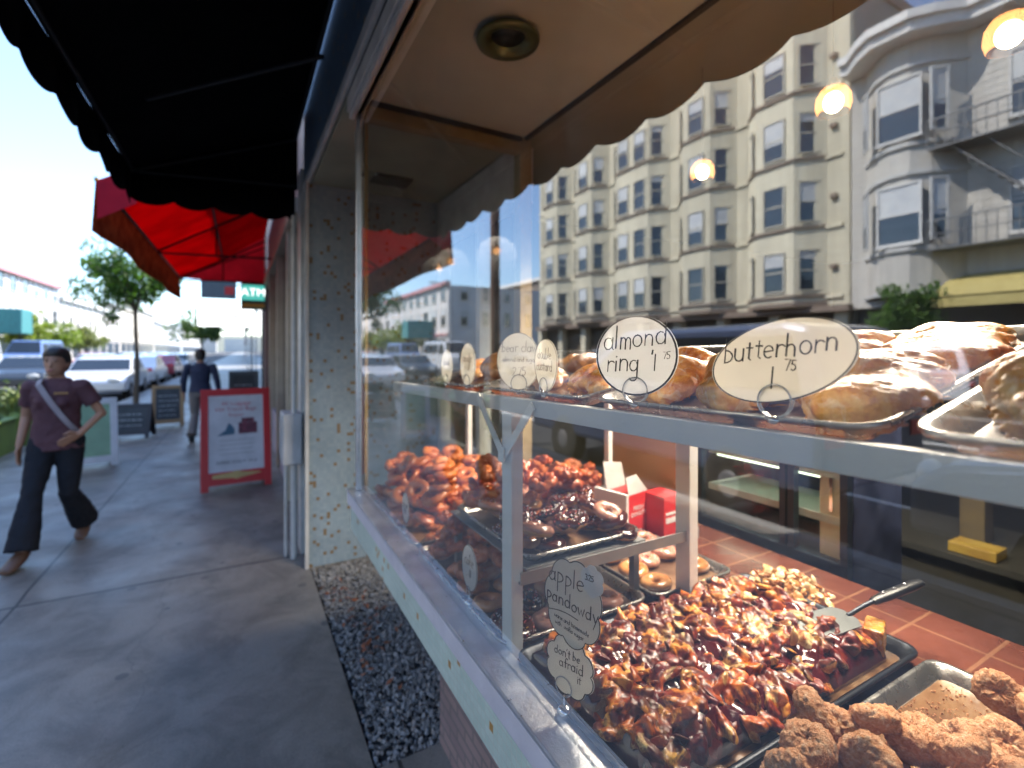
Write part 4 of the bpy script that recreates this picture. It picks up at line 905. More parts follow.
# bulbs
for i,(x,y,z) in enumerate([(1.61,.845,2.35),(1.745,1.45,2.35),(1.64,.455,2.35)]):
    o = thing('pendant_bulb', ['largest lit warm globe bulb, middle one of three in the shop','small lit warm bulb hanging farthest into the shop, leftmost of three','lit warm bulb hanging at the top right corner of the photo'][i], 'lamp', (x,y,z), group='lit globe bulbs over the counter')
    b = MB(); b.ball((0,0,.0),.028,.028,.032,24,16); b.build('bulb', mat('lit_bulb',(1,.8,.5),.5,emis=(1,.76,.48),es=9), o)
    b = MB(); b.lathe([(.012,.028),(.016,.03),(.018,.06),(.010,.075)],16); b.build('socket', mat('brass_socket',(.45,.3,.1),.3,.9), o)
    b = MB(); b.tube([(0,0,.07),(0,0,2.80-z)],.0012,6); b.build('cord', mat('cord_brown',(.2,.17,.13),.7), o)
    b = MB(); b.lathe([(.012,.050),(.033,.042),(.047,.020),(.050,-.010),(.043,-.034),(.042,-.034),(.0488,-.010),(.0458,.019),(.032,.040),(.012,.048)],28); b.build('glass_shade', mat('amber_glass',(.9,.45,.2),.2,spec=.5,coat=.5) if False else M['amber'], o) if 'amber' in M else None
    l = bpy.data.lights.new('bulb_light','SPOT'); l.energy = BULB_W; l.color = (1,.86,.70); l.shadow_soft_size = .16; l.spot_size = R(165); l.spot_blend = .6; lo = bpy.data.objects.new('bulb_light', l); col.objects.link(lo); lo.parent = o; lo.location = (0,0,-.045)
# back counter with appliances
bc = thing('back_counter','dark back counter with shelves deep inside the shop','counter',(3.0,0,0)); b = MB(); b.box(2.75,3.3,-2.5,1.5,.02,.66); part('cabinet', b, mat('dark_cabinet',(.03,.028,.02),.5), bc, bevel=.01); b = MB(); b.box(2.71,3.32,-2.52,1.52,.662,.69); part('worktop', b, mat('worktop',(.04,.04,.035),.4,.1), bc)
ur = thing('coffee_urn','dull steel coffee machine with cups stacked on top behind the counter','coffee machine',(2.9,.45,.69))
CH = mat('blue_steel',(.30,.34,.5),.25,.7,c2=(.12,.14,.25),scale=7,rvar=.1)
b = MB(); b.box(2.75,3.1,.30,.66,.692,1.25); part('body', b, CH, ur, bevel=.02); b = MB(); b.lathe([(.0,.0),(.10,.0),(.11,.03),(.11,.2),(.07,.26),(0,.27)],24,Matrix.Translation((2.92,.5,1.252))); part('tank', b, CH, ur)
b = MB(); b.tube([(2.76,.42,1.02),(2.72,.42,1.04),(2.70,.42,1.0),(2.70,.42,.93)],.008); part('tap', b, M['chrome'], ur)
b = MB(); 
for k in range(5): b.lathe([(.02,0),(.032,.05),(.030,.05),(.018,.004)],16,Matrix.Translation((2.85,.36,1.252+.018*k)))
part('stacked_cups', b, M['white_box'], ur)
ub_ = thing('carton','dull yellow brown carton standing behind the flat yellow one','box',(3.0,.95,.69)); b = MB(); b.box(2.95,3.05,.90,.99,.692,.98); part('board', b, mat('ochre_card',(.07,.05,.015),.6,c2=(.04,.028,.01),scale=12), ub_, bevel=.004)
yb_ = thing('yellow_box','yellow carton lying on a tan box in the dark part of the shop','box',(2.9,.9,.69)); YM = mat('yellow_card',(.26,.18,.03),.5,c2=(.2,.12,.02),scale=14)
b = MB(); b.box(2.74,2.86,.80,.96,.692,.735); part('carton', b, YM, yb_, bevel=.004); 
# ------------------------------------------------------------------ building kit
def pane_mat(name, c, r=.06):
    return mat(name, c, r, .0, c2=tuple(k*.6 for k in c), scale=.35, spec=1.0, world=True, rvar=.03)
M['win'] = pane_mat('window_glass', (.05,.07,.09)); M['blind'] = mat('window_blind', (.62,.63,.62), .6, c2=(.5,.52,.54), scale=2)
M['sash'] = mat('window_sash', (.56,.52,.42), .5); M['sash_dark'] = mat('window_sash_dark', (.16,.13,.10), .5)
M['tan_wall'] = mat('tan_stucco', (.72,.66,.50), .85, c2=(.65,.595,.45), scale=.6, bump=.15, bscale=30, world=True, streak=.8)
M['brown_trim'] = mat('brown_band', (.24,.18,.14), .7, world=True); M['grey_wall'] = mat('grey_side_wall', (.24,.25,.23), .9, c2=(.19,.2,.18), scale=.3, world=True)
M['vict'] = mat('pale_victorian_paint', (.64,.61,.55), .75, c2=(.57,.54,.49), scale=.7, world=True, streak=.7); M['vict_trim'] = mat('victorian_trim', (.68,.67,.64), .6)
M['store_dark'] = mat('dark_storefront', (.06,.055,.05), .5, c2=(.12,.09,.06), scale=.5, world=True)
def window(parent, x, y, z, nrm, w, h, blind=0.5, sash='sash', sill=True, name='window', th=.07, pane=True):
    """window standing on a wall: (x,y,z) bottom centre on the wall face, nrm = outward angle (deg)"""
    T = Matrix.Translation((x,y,z))@Matrix.Rotation(R(nrm-270),4,'Z')    # local -y = outward
    f = .07; b = MB(); e = .002
    b.box(-w/2,-w/2+f,-th,-e,0,h,T); b.box(w/2-f,w/2,-th,-e,0,h,T); b.box(-w/2+f,w/2-f,-th,-e,h-f,h,T); b.box(-w/2+f,w/2-f,-th,-e,0,f,T); b.box(-w/2+f,w/2-f,-th+.02,-e,h*.5-.03,h*.5+.03,T)
    if sill: b.box(-w/2-.05,w/2+.05,-th-.05,-e,-.06,-.001,T)
    o = part(name, b, M[sash], parent)
    if pane:
        b = MB(); b.box(-w/2+f,w/2-f,-.022,-.004,f,h-f,T); part('pane', b, M['win'], o)
    if blind > 0:
        b = MB(); zb = h-f-(h-2*f)*blind; b.box(-w/2+f+.01,w/2-f-.01,-.030,-.0225,zb,h-f,T); part('blind', b, M['blind'], o)
    return o
rb = random.Random(4)
# ------------------------------------------------------------------ tan apartment block across the street (seen in the glass)
XF = -20.2
ap = thing('apartment_building','cream stucco apartment block with stacked bay windows and brown bands, reflected in the shop glass','apartment building',(-27,22,0))
b = MB(); b.box(XF-14,XF,10.5,33.6,3.4,16.4); part('wall', b, M['tan_wall'], ap)
b = MB(); b.box(XF-14.2,XF-.3,10.49-.02,10.5-.003,0,16.6); part('blank_side_wall', b, M['grey_wall'], ap)
b = MB(); b.box(XF-14,XF-.6,10.6,33.5,0,3.39); part('ground_floor', b, M['store_dark'], ap)
b = MB(); b.box(XF-.1,XF+.35,10.4,33.7,3.15,3.40); b.box(XF-14,XF+.5,10.4,33.7,16.41,16.9); part('cornice', b, M['brown_trim'], ap)
b = MB()
for y in [10.9+2.85*i for i in range(9)]: b.box(XF-.59,XF-.1,y-.25,y+.25,0,3.14)
part('pier', b, M['tan_wall'], ap)
floors = [3.92,6.79,9.66,12.50]
D_ = .80
for bi,(yc,fw) in enumerate([(13.15,1.7),(17.35,1.7),(22.1,2.7),(26.8,1.7),(30.9,1.7)]):
    hw = fw/2; s_ = .95
    P = lambda o: [(XF+.001,yc-hw-s_-o),(XF+D_+o,yc-hw-o*.4),(XF+D_+o,yc+hw+o*.4),(XF+.001,yc+hw+s_+o)]
    b = MB(); b.prism([(p[0],p[1]) for p in P(0)],3.41,16.4); bay = part('bay', b, M['tan_wall'], ap)
    b = MB()
    for z in floors: b.prism(P(.09),z-.13,z-.02)
    b.prism(P(.02),3.42,3.6); part('band', b, M['brown_trim'], bay)
    ang = math.degrees(math.atan2(D_, s_)); L = math.hypot(D_,s_)
    for z in floors:
        zz = z+.12
        if fw > 2: 
            for dy in (-.7,.7): window(bay,XF+D_+.001,yc+dy,zz,0,.95,1.75,rb.choice((0,.4,.5,.9)),'sash' ,False)
        else: window(bay,XF+D_+.001,yc,zz,0,1.0,1.75,rb.choice((0,.35,.5,.6)),'sash',False)
        nx,ny = s_/L, D_/L
        cx,cy = XF+D_/2, yc-hw-s_/2
        window(bay,cx+.001*nx,cy,zz,-math.degrees(math.atan2(D_,s_)) if False else -(90-ang),.95,1.75,rb.choice((0,.2,.5)),'sash',False)
        window(bay,cx,yc+hw+s_/2,zz,(90-ang),.95,1.75,.3,'sash',False)
b = MB(); 
for z in floors[:]: b.box(XF-.01,XF+.10,10.75,33.4,z-.20,z-.06)
part('string_course', b, M['tan_wall'], ap)
b = MB()
for z in floors: b.box(XF,XF+.16,10.95,11.20,z+1.0,z+1.16)
part('vent', b, M['brown_trim'], ap)
# ------------------------------------------------------------------ pale victorian next to it
vi = thing('victorian_building','pale grey victorian house with bracketed cornice, bay window and iron fire escape, seen reflected','house',(-26,5,0))
b = MB(); b.box(XF-12,XF,-1.2,10.44,3.2,12.2); part('wall', b, M['vict'], vi)
b = MB()
for z in [3.6+.24*i for i in range(34)]: b.box(XF+.001,XF+.012,-1.1,10.40,z,z+.012)
part('clapboard_lines', b, M['vict'], vi)
b = MB(); b.box(XF-12,XF-.5,-1.2,10.4,0,3.19); part('ground_floor', b, M['store_dark'], vi)
b = MB(); P2 = lambda o,y0=6.9,y1=9.9: [(XF+.002,y0-o),(XF+.75+o,y0+.7-o*.5),(XF+1.05+o,y0+1.2),(XF+1.05+o,y1-1.2),(XF+.75+o,y1-.7+o*.5),(XF+.002,y1+o)]
b.prism(P2(0),3.5,12.2); bayv = part('bay', b, M['vict'], vi)
b = MB()
for z in (3.5,5.0,7.6,8.6,11.3): b.prism(P2(.10),z,z+.14)
part('bay_moulding', b, M['vict_trim'], bayv)
for z in (5.25,8.9):
    window(bayv,XF+1.051,8.4,z,0,1.35,2.1,.5,'vict_trim'); window(bayv,XF+.92,7.33,z,-52,.55,2.1,.6,'vict_trim',False); window(bayv,XF+.92,9.48,z,52,.55,2.1,.6,'vict_trim',False)
    window(vi,XF+.013,5.5,z,0,.75,2.1,.45,'vict_trim'); window(vi,XF+.013,2.9,z,0,1.0,2.1,.5,'vict_trim'); window(vi,XF+.013,.6,z,0,1.0,2.1,.5,'vict_trim')
b = MB(); 
co = [(XF-.3,-1.5),(XF+.75,-1.5),(XF+.75,6.6),(XF+1.35,7.2),(XF+1.75,7.8),(XF+1.75,9.0),(XF+1.35,9.6),(XF+.75,10.2),(XF+.75,10.5),(XF-.3,10.5)]
b.prism(co,12.21,12.55); b.prism([(p[0]+(.18 if p[0]>XF else 0),p[1]) for p in co],12.56,12.85); part('cornice', b, M['vict_trim'], vi)
b = MB()
for y in [-1.2+.62*i for i in range(19)]:
    xx = (1.06 if 7.0<y<8.9 else .55 if 6.3<y<9.6 else .0); b.box(xx,xx+.55,y-.09,y+.09,11.75,12.20)
part('bracket', b, M['vict_trim'], vi)
b = MB(); b.box(XF-12,XF-.31,-1.2,10.4,12.2,12.5); part('roof', b, M['grey_wall'], vi)
IR = mat('painted_iron',(.22,.22,.22),.5,.4)
fe = MB()
for z in (4.9,8.25):
    fe.box(XF+.02,XF+1.1,3.6,7.6,z,z+.05)
    for y in [3.6+.25*i for i in range(17)]: fe.box(XF+1.07,XF+1.1,y-.012,y+.012,z+.05,z+.95)
    fe.box(XF+1.06,XF+1.11,3.6,7.6,z+.95,z+1.0); fe.box(XF+1.06,XF+1.11,3.6,7.6,z+.5,z+.53)
    for y in (3.6,7.6): fe.box(XF+.02,XF+1.1,y-.02,y+.02,z+.93,z+.97)
for dx in (.35,.85): fe.tube([(XF+dx,7.0,8.25),(XF+dx,4.0,4.95)],.035,6)
for k in range(14):
    t = k/13; fe.box(XF+.35,XF+.85,7.0-3*t-.09,7.0-3*t+.09,8.2-3.3*t,8.2-3.3*t+.03)
fe.tube([(XF+.85,7.0,9.15),(XF+.85,4.0,5.85)],.025,6)
part('fire_escape', fe, IR, vi)
b = MB(); b.add([(XF+.02,-1.0,4.1),(XF+.02,7.3,4.1),(XF+1.6,7.3,3.3),(XF+1.6,-1.0,3.3),(XF+.02,-1.0,4.05),(XF+.02,7.3,4.05),(XF+1.6,7.3,3.25),(XF+1.6,-1.0,3.25)],[(0,1,2,3),(4,7,6,5),(0,4,5,1),(3,2,6,7),(1,5,6,2),(0,3,7,4)]); b.box(XF+1.58,XF+1.6,-1.0,7.3,2.95,3.3)
part('awning', b, mat('mustard_awning',(.50,.42,.16),.8,c2=(.42,.34,.12)), vi, label='mustard yellow shop awning below the fire escape')
# ------------------------------------------------------------------ generic blocks
def block(label, x0,x1,y0,y1,h, wall, nf, rows, wall_c2=None, sill='sash', roof='vict_trim', facing='x+', gf=3.6, step=3.0, w=1.1, hh=1.7, name='street_building', cat='building', shop=True, endwin=False):
    o = thing(name, label, cat, ((x0+x1)/2,(y0+y1)/2,0))
    wm = mat('wall_'+str(int(y0)), wall, .85, c2=wall_c2 or tuple(k*.9 for k in wall), scale=.3, world=True)
    b = MB(); b.box(x0,x1,y0,y1,0,h); part('wall', b, wm, o)
    xf = x1 if facing=='x+' else x0; s = 1 if facing=='x+' else -1; ang = 0 if s>0 else 180
    b = MB(); b.box(min(xf-.2*s,xf+.45*s),max(xf-.2*s,xf+.45*s),y0-.2,y1+.1,h+.001,h+.45); b.box(min(xf+.003*s,xf+.2*s),max(xf+.003*s,xf+.2*s),y0,y1,gf-.3,gf-.05); part('cornice', b, M[roof] if isinstance(roof,str) else roof, o)
    n = int((y1-y0-1)/step); cnt = 0
    for f in range(nf):
        for i in range(n):
            if cnt > 90: break
            window(o, xf+.003*s, y0+(y1-y0)*(i+.5)/n, gf+.9+f*3.0, ang, w, hh, rb.choice((0,0,.4,.6)), sill, True); cnt += 1
    if endwin:
        for f in range(nf):
            for xx in endwin: window(o, xx, y0-.003, gf+.9+f*3.0, 270, .9, 1.7, rb.choice((0,.4)), sill)
    if shop:
        b = MB()
        for i in range(max(1,int((y1-y0)/5))):
            y = y0+.6+i*5; b.box(min(xf+.004*s,xf+.05*s),max(xf+.004*s,xf+.05*s),y,min(y+4.2,y1-.3),.5,2.9)
        part('shop_window', b, M['win'], o)
    return o
PW = mat('pink_cornice',(.5,.25,.27),.7)
wb = block('white three storey building on the street corner with pink cornice, seen above the person', -34,-20.2,53.6,82,9.2,(.66,.64,.62),2,2,roof=PW,step=3.0,w=1.6,hh=2.0,endwin=(-22.2,-25,-28,-31))
block('grey brown building beyond the side street corner, reflected beside the lamp post', -46,-36.5,53.6,75,11.5,(.22,.18,.15),2,2,shop=False)
block('long white terrace beyond the white corner building', -34,-20.2,82.3,118,8.0,(.66,.62,.58),2,2)
block('cream building with striped awnings far down the left side of the street', -34,-20.2,118.3,160,10.5,(.6,.55,.46),3,3,step=3.4)
block('pale blue grey building near the far end of the street, left side', -34,-20.2,160.5,230,9,(.52,.54,.56),2,2,step=4)
block('white block at the far end of the street, left side', -36,-20.2,231,330,12,(.62,.6,.57),3,3,step=6,w=2)
block('pale building at the far end of the street, right side', 1,14,60,110,8.5,(.6,.58,.54),2,2,facing='x-',step=4)
block('pinkish building farther along the right side of the street', 1,14,111,200,11,(.5,.42,.40),3,3,facing='x-',step=5)
block('low dark brick shop on the right beyond the red awning', .45,9,11.6,24,4.6,(.20,.13,.12),0,2,facing='x-',gf=3.4)
block('pale plaster shop building on the right beyond the brick shop', .45,10,24.3,48,6.0,(.5,.47,.42),1,2,facing='x-',gf=3.4)
block('block behind the camera on the near side of the street', .45,9,-60,-4.2,11.5,(.4,.36,.32),2,2,facing='x-',gf=3.8)
block('plain stucco block across the street south of the victorian', -34,-20.2,-40,-1.6,11.5,(.46,.42,.38),2,2)
b = MB(); 
for (x0,x1,y,h) in ((-60,-12,420,16),(-11,18,460,12),(19,70,430,20)): b.box(x0,x1,y,y+10,0,h)
hl = []
b = MB(); n=40
for i in range(n+1):
    x = -400+20*i; z = 14+14*noise.noise(Vector((i*.17,0,2)))+10*math.exp(-((x+60)/90)**2)
    hl.append((x,z))
vs=[(x,900,-.3) for x,z in hl]+[(x,960,z) for x,z in hl]+[(x,1100,-.3) for x,z in hl]; m_=len(hl)
b.add(vs,[(i,i+1,m_+i+1,m_+i) for i in range(m_-1)]+[(m_+i,m_+i+1,2*m_+i+1,2*m_+i) for i in range(m_-1)],True)
tag(b.build('hills', mat('far_hill',(.18,.19,.15),.95,scale=.02,world=True)), kind='structure')
for i,(x0,x1,y,h) in enumerate([(-60,-13,345,14),(-12,10,470,11),(11,70,350,17)]):
    block(['wide pale block closing the street on the left','distant pale block in the middle at the end of the street','tall pale block closing the street on the right'][i],x0,x1,y,y+12,h,(.6,.57,.53),0,0,shop=False)
# ------------------------------------------------------------------ neighbour shop on our side
nb = thing('neighbour_shop','narrow neighbouring shopfront with pale frames between the mosaic column and the red awning','shop',(.45,4.2,0))
LP = mat('lilac_panel',(.36,.33,.42),.6,c2=(.3,.28,.36),scale=3)
b = MB(); b.box(.47,8,4.14,11.5,3.0,4.4); b.box(.60,8,4.9,11.5,0,3.0); part('wall', b, mat('neighbour_wall',(.42,.38,.36),.8,scale=2), nb)
b = MB(); b.box(.405,.60,4.14,4.32,0,3.0); part('pilaster', b, M['white_trim'], nb, bevel=.006)
b = MB(); b.box(.47,.60,4.325,4.9,0,3.0); part('lilac_panel', b, LP, nb, bevel=.004)
b = MB(); b.box(.42,.62,5.6,5.72,0,2.98); b.box(.42,.62,7.3,7.42,0,2.98); b.box(.42,.62,9.2,9.32,0,2.98); b.box(.40,.60,4.905,11.5,2.85,2.99); part('frame', b, mat('cream_frame',(.55,.48,.36),.55), nb)
b = MB(); b.box(.50,.506,5.73,7.29,.6,2.84); b.box(.50,.506,7.43,9.19,.6,2.84); b.box(.50,.506,9.33,11.4,.6,2.84); part('shop_glass', b, M['win'], nb)
b = MB(); b.box(.46,.60,5.73,7.29,0,.6); b.box(.46,.60,7.43,9.19,0,.6); b.box(.46,.60,9.33,11.4,0,.6); part('stall_riser', b, LP, nb)
mt = thing('meter_box','pale grey utility box with conduit fixed low on the column edge','utility box',(.33,4.05,.9)); GB = mat('meter_grey',(.42,.43,.45),.55,c2=(.33,.34,.36),scale=8)
b = MB(); b.box(.27,.404,3.98,4.30,.72,1.10); part('box', b, GB, mt, bevel=.012); b = MB(); b.box(.265,.2699,4.02,4.26,.76,1.06); part('door', b, GB, mt, bevel=.003)
b = MB(); b.tube([(.35,4.05,1.10),(.35,4.05,2.6)],.016); b.tube([(.35,4.05,0),(.35,4.05,.72)],.022); b.tube([(.30,4.12,0),(.30,4.12,.72)],.012); part('conduit', b, M['white_trim'], mt)
# ------------------------------------------------------------------ red awning
ra = thing('red_awning','bright red canvas awning with brown patterned valance over the neighbouring shop','awning',(-.3,8,2.5))
RED = cloth_mat('red_canvas',(.65,.008,.018),(.72,.010,.028),.5,scale=2); PINKC = cloth_mat('pink_red_canvas',(.72,.06,.12),(1.0,.12,.16),.62,scale=2)
b = MB(); y0,y1 = 5.0,11.0; xa,za,xb,zb = -1.0,2.93,.42,3.85
def sheet4(b, q, d):
    q = [Vector(p) for p in q]; d = Vector(d); v = q+[p+d for p in q]; n=len(q)
    b.add(v,[tuple(range(n)),tuple(range(2*n-1,n-1,-1))]+[(i,n+i,n+(i+1)%n,(i+1)%n) for i in range(n)])
segs = 24; 
for k in range(segs):
    ya_,yb2 = y0+(y1-y0)*k/segs, y0+(y1-y0)*(k+1)/segs; s1 = .03*math.sin(k*1.3); s2 = .03*math.sin((k+1)*1.3)
    xm,zm = (xa+xb)/2,(za+zb)/2-.04
    sheet4(b,[(xa,ya_,za),(xa,yb2,za),(xm,yb2,zm+s2*.5),(xm,ya_,zm+s1*.5)],(0,0,.003)); sheet4(b,[(xm,ya_,zm+s1*.5),(xm,yb2,zm+s2*.5),(xb,yb2,zb),(xb,ya_,zb)],(0,0,.003))
cp_ = part('canopy', b, RED, ra)
b = MB(); sheet4(b,[(xa,y1,2.93),(xb,y1,2.88),(xb,y1,zb)],(0,.004,0)); part('far_end_panel', b, PINKC, ra)
b = MB(); sheet4(b,[(xa,y0,2.62),(xa+.25,y0,2.78),(xa+.25,y0,za+.15),(xa,y0,za)],(0,-.004,0)); part('near_end_panel', b, PINKC, ra)
PV = cloth_mat('patterned_valance',(.36,.13,.07),(.62,.20,.10),.45,c2=(.16,.035,.03),scale=7)
part('valance', valance((xa-.002,y0),(xa-.002,y1),2.925,2.52,.004,1.2,wav=.03,seed=2), PV, ra)
b = MB(); b.box(xa-.02,xa+.004,y0,y1,2.925,2.955); part('piping', b, mat('gold_piping',(.7,.42,.08),.5), ra)
b = MB(); 
for y in (5.05,8.0,10.9): b.tube([(xa+.03,y,2.90),(xb,y,3.75)],.016); b.tube([(xa+.03,y,2.88),(xb,y,2.92)],.014); b.tube([(-.3,y,2.9),(-.3,y,3.32)],.012)
b.tube([(xa+.03,5.0,2.9),(xa+.03,11,2.9)],.016); b.tube([(-.3,5,3.3),(-.3,11,3.3)],.014); b.tube([(xa+.05,10.8,2.92),(xb,10.8,3.6)],.012)
part('frame', b, M['dark_steel'], ra)
# ------------------------------------------------------------------ hanging signs
SG = mat('sign_green',(.03,.14,.12),.4); SW = mat('sign_white',(.78,.78,.76),.45); SR = mat('sign_red_letter',(.6,.03,.03),.5)
at_ = thing('atm_sign','small dark green and white hanging sign reading ATM','sign',(.2,10.7,2.6))
b = MB(); b.box(.0,.42,10.66,10.74,2.36,2.86); part('box', b, SG, at_, bevel=.01); b = MB(); b.box(.02,.40,10.653,10.6595,2.54,2.83); part('face', b, mat('lit_teal_face',(.03,.16,.14),.4,emis=(.05,.30,.26),es=.5), at_)
b = MB(); b.box(.02,.40,10.653,10.6595,2.40,2.48); part('yellow_stripe', b, mat('yellow_stripe',(.7,.5,.1),.5), at_)
b = MB(); b.tube([(.42,10.7,2.75),(.50,10.7,2.75)],.012); part('bracket', b, M['dark_steel'], at_)
o = textmesh('ATM', .20, mat('lit_white_letter',(.8,.8,.8),.4,emis=(1,1,1),es=.7), 'lettering', None, Matrix.Translation((.21,10.651,2.685))@STAND, .001); o.parent = at_; o.location = -at_.location
wl = thing('white_box_sign','white box sign with added glow hanging over the pavement past the red awning','sign',(-.5,16,3)); b = MB(); b.box(-1.05,.35,16,16.2,2.25,2.85); part('box', b, mat('sign_box_added_glow',(.8,.8,.78),.4,emis=(1,1,1),es=.7), wl, bevel=.02); b = MB(); b.box(-.65,-.05,15.992,15.999,2.50,2.56); part('lettering', b, M['dark_steel'], wl); b = MB(); b.tube([(.35,16.1,2.7),(.46,16.1,2.7)],.02); part('bracket', b, M['dark_steel'], wl)  # box emission is an added glow standing in for blown-out background, no lamp
ds = thing('dark_sign','dark blue grey box sign hanging above the white box sign','sign',(-.3,14,3.2)); b = MB(); b.box(-.85,-.1,14,14.15,2.85,3.35); part('box', b, mat('slate_sign',(.10,.14,.17),.5), ds, bevel=.01); b = MB(); b.box(-.35,-.15,13.992,13.999,2.95,3.15); part('red_mark', b, SR, ds); b = MB(); b.tube([(-.1,14.07,3.2),(.46,14.07,3.2)],.02); part('bracket', b, M['dark_steel'], ds)
# ------------------------------------------------------------------ sandwich boards
def aboard(label, x, y, w, h, frame, face, yaw=0, name='sandwich_board', spread=.42, fw=.07, marks=None, bot=.08):
    o = thing(name, label, 'sign', (x,y,0), yaw); lean = math.atan2(spread/2,h)
    for s in (-1,1):
        T = Matrix.Translation((0,0,h))@Matrix.Rotation(lean*s,4,'X')@Matrix.Translation((0,0,-h))   # s=-1 leans to the front
        q = MB(); t = .014*(-s) if False else .0
        q.box(-w/2,-w/2+fw,-.012,.012,.0,h,T); q.box(w/2-fw,w/2,-.012,.012,.0,h,T); q.box(-w/2+fw,w/2-fw,-.012,.012,h-fw,h,T); q.box(-w/2+fw,w/2-fw,-.012,.012,bot*.0+.06,.06+bot,T)
        f_ = q.build('frame', frame, o, bevel=.003)
        q = MB(); q.box(-w/2+fw,w/2-fw,-.005,.005,.06+bot,h-fw,T); q.build('panel', face, f_)
        if s == -1 and marks: marks(T, f_)
    return o
RB = mat('red_board_frame',(.55,.012,.02),.4,c2=(.48,.01,.018),scale=4); PB = mat('poster_white',(.62,.62,.66),.5); TR = mat('poster_red_text',(.5,.08,.10),.6); TB_ = mat('poster_black',(.03,.035,.05),.6)
def redmarks(T, par):
    rr = random.Random(3)
    def txt(s,z,size,m,x=0): 
        textmesh(s,size,m,'lettering',par,T@Matrix.Translation((x,-.0058,z))@STAND,.0006)
    txt('All Luggage',.96,.062,TR); txt('Hill Travel Bags',.895,.062,TR); txt('Repair',.83,.056,TR); txt('OPEN DAILY 10-6',.30,.050,TB_)
    q = MB()
    for k in range(4): q.box(-.17,.17,-.0062,-.0052,.54-k*.05,.548-k*.05,T)
    q.build('small_print', mat('poster_grey',(.42,.42,.44),.6), par)
    q = MB(); xz = [(-.19,.60),(-.02,.61),(-.02,.67),(-.05,.72),(-.08,.74),(-.11,.66)]; q.add([T@Vector((a,-.0065,c)) for a,c in xz]+[T@Vector((a,-.0052,c)) for a,c in xz],[tuple(range(6)),tuple(range(11,5,-1))]+[(i,6+i,6+(i+1)%6,(i+1)%6) for i in range(6)]); q.build('blue_picture', mat('poster_blue',(.06,.14,.22),.6), par)
    q = MB(); q.box(.02,.21,-.0065,-.0052,.61,.74,T); q.box(.05,.18,-.0065,-.0052,.741,.79,T); q.build('red_picture', mat('poster_maroon',(.22,.04,.07),.6,c2=(.06,.02,.04),scale=30), par)
    q = MB(); zc=.155; xz=[(-.24,zc-.02),(-.05,zc-.03),(0,zc-.045),(.05,zc-.03),(.24,zc),(.24,zc+.01),(.05,zc+.03),(0,zc+.05),(-.05,zc+.035),(-.24,zc+.02)]
    q.add([T@Vector((a,-.0145,c)) for a,c in xz]+[T@Vector((a,-.0125,c)) for a,c in xz],[tuple(range(10)),tuple(range(19,9,-1))]+[(i,10+i,10+(i+1)%10,(i+1)%10) for i in range(10)]); q.build('gold_arrow', mat('gold_arrow',(.6,.42,.16),.5), par)
aboard('red framed sandwich board with white luggage poster on the pavement','','',0,0,None,None) if False else None
aboard('red framed sandwich board with white poster standing on the pavement by the shops', -.05,6.52,.70,1.13,RB,PB,R(4),marks=redmarks,bot=.14,fw=.075)
CHK = mat('chalkboard',(.035,.045,.05),.7,c2=(.06,.07,.075),scale=5); CW = mat('chalk',(.5,.52,.52),.8); WD = mat('wood_frame',(.42,.26,.12),.6); WH = mat('white_frame',(.75,.75,.74),.5)
def chalk(T, par, h=.5, w=.4, n=5):
    q = MB(); rr = random.Random(int(h*100))
    for k in range(n):
        z = .22+h*k/n; x = -w*.4
        while x < w*.35: l = rr.uniform(.02,.07); q.box(x,x+l,-.0062,-.0052,z,z+.014,T); x += l+.02
    q.build('chalk_lines', CW, par)
aboard('low black chalkboard A-sign standing farther up the pavement', -1.70,10.9,.62,.62,mat('black_frame',(.03,.03,.035),.5),CHK,R(-8),marks=lambda T,p:chalk(T,p,.3,.5,3))
aboard('wood framed chalkboard A-sign beside the black one', -1.32,12.3,.55,.85,WD,CHK,R(6),marks=lambda T,p:chalk(T,p,.5,.4,5))
aboard('dark chalkboard A-sign near the shop wall behind the red board', .05,10.6,.50,1.18,mat('slate_frame',(.06,.08,.09),.5),CHK,R(0),marks=lambda T,p:chalk(T,p,.8,.4,7))
aboard('white framed folding A-sign near the parklet, partly behind the person', -1.75,8.55,.50,.92,WH,mat('green_poster',(.25,.4,.25),.5),R(15),fw=.08)
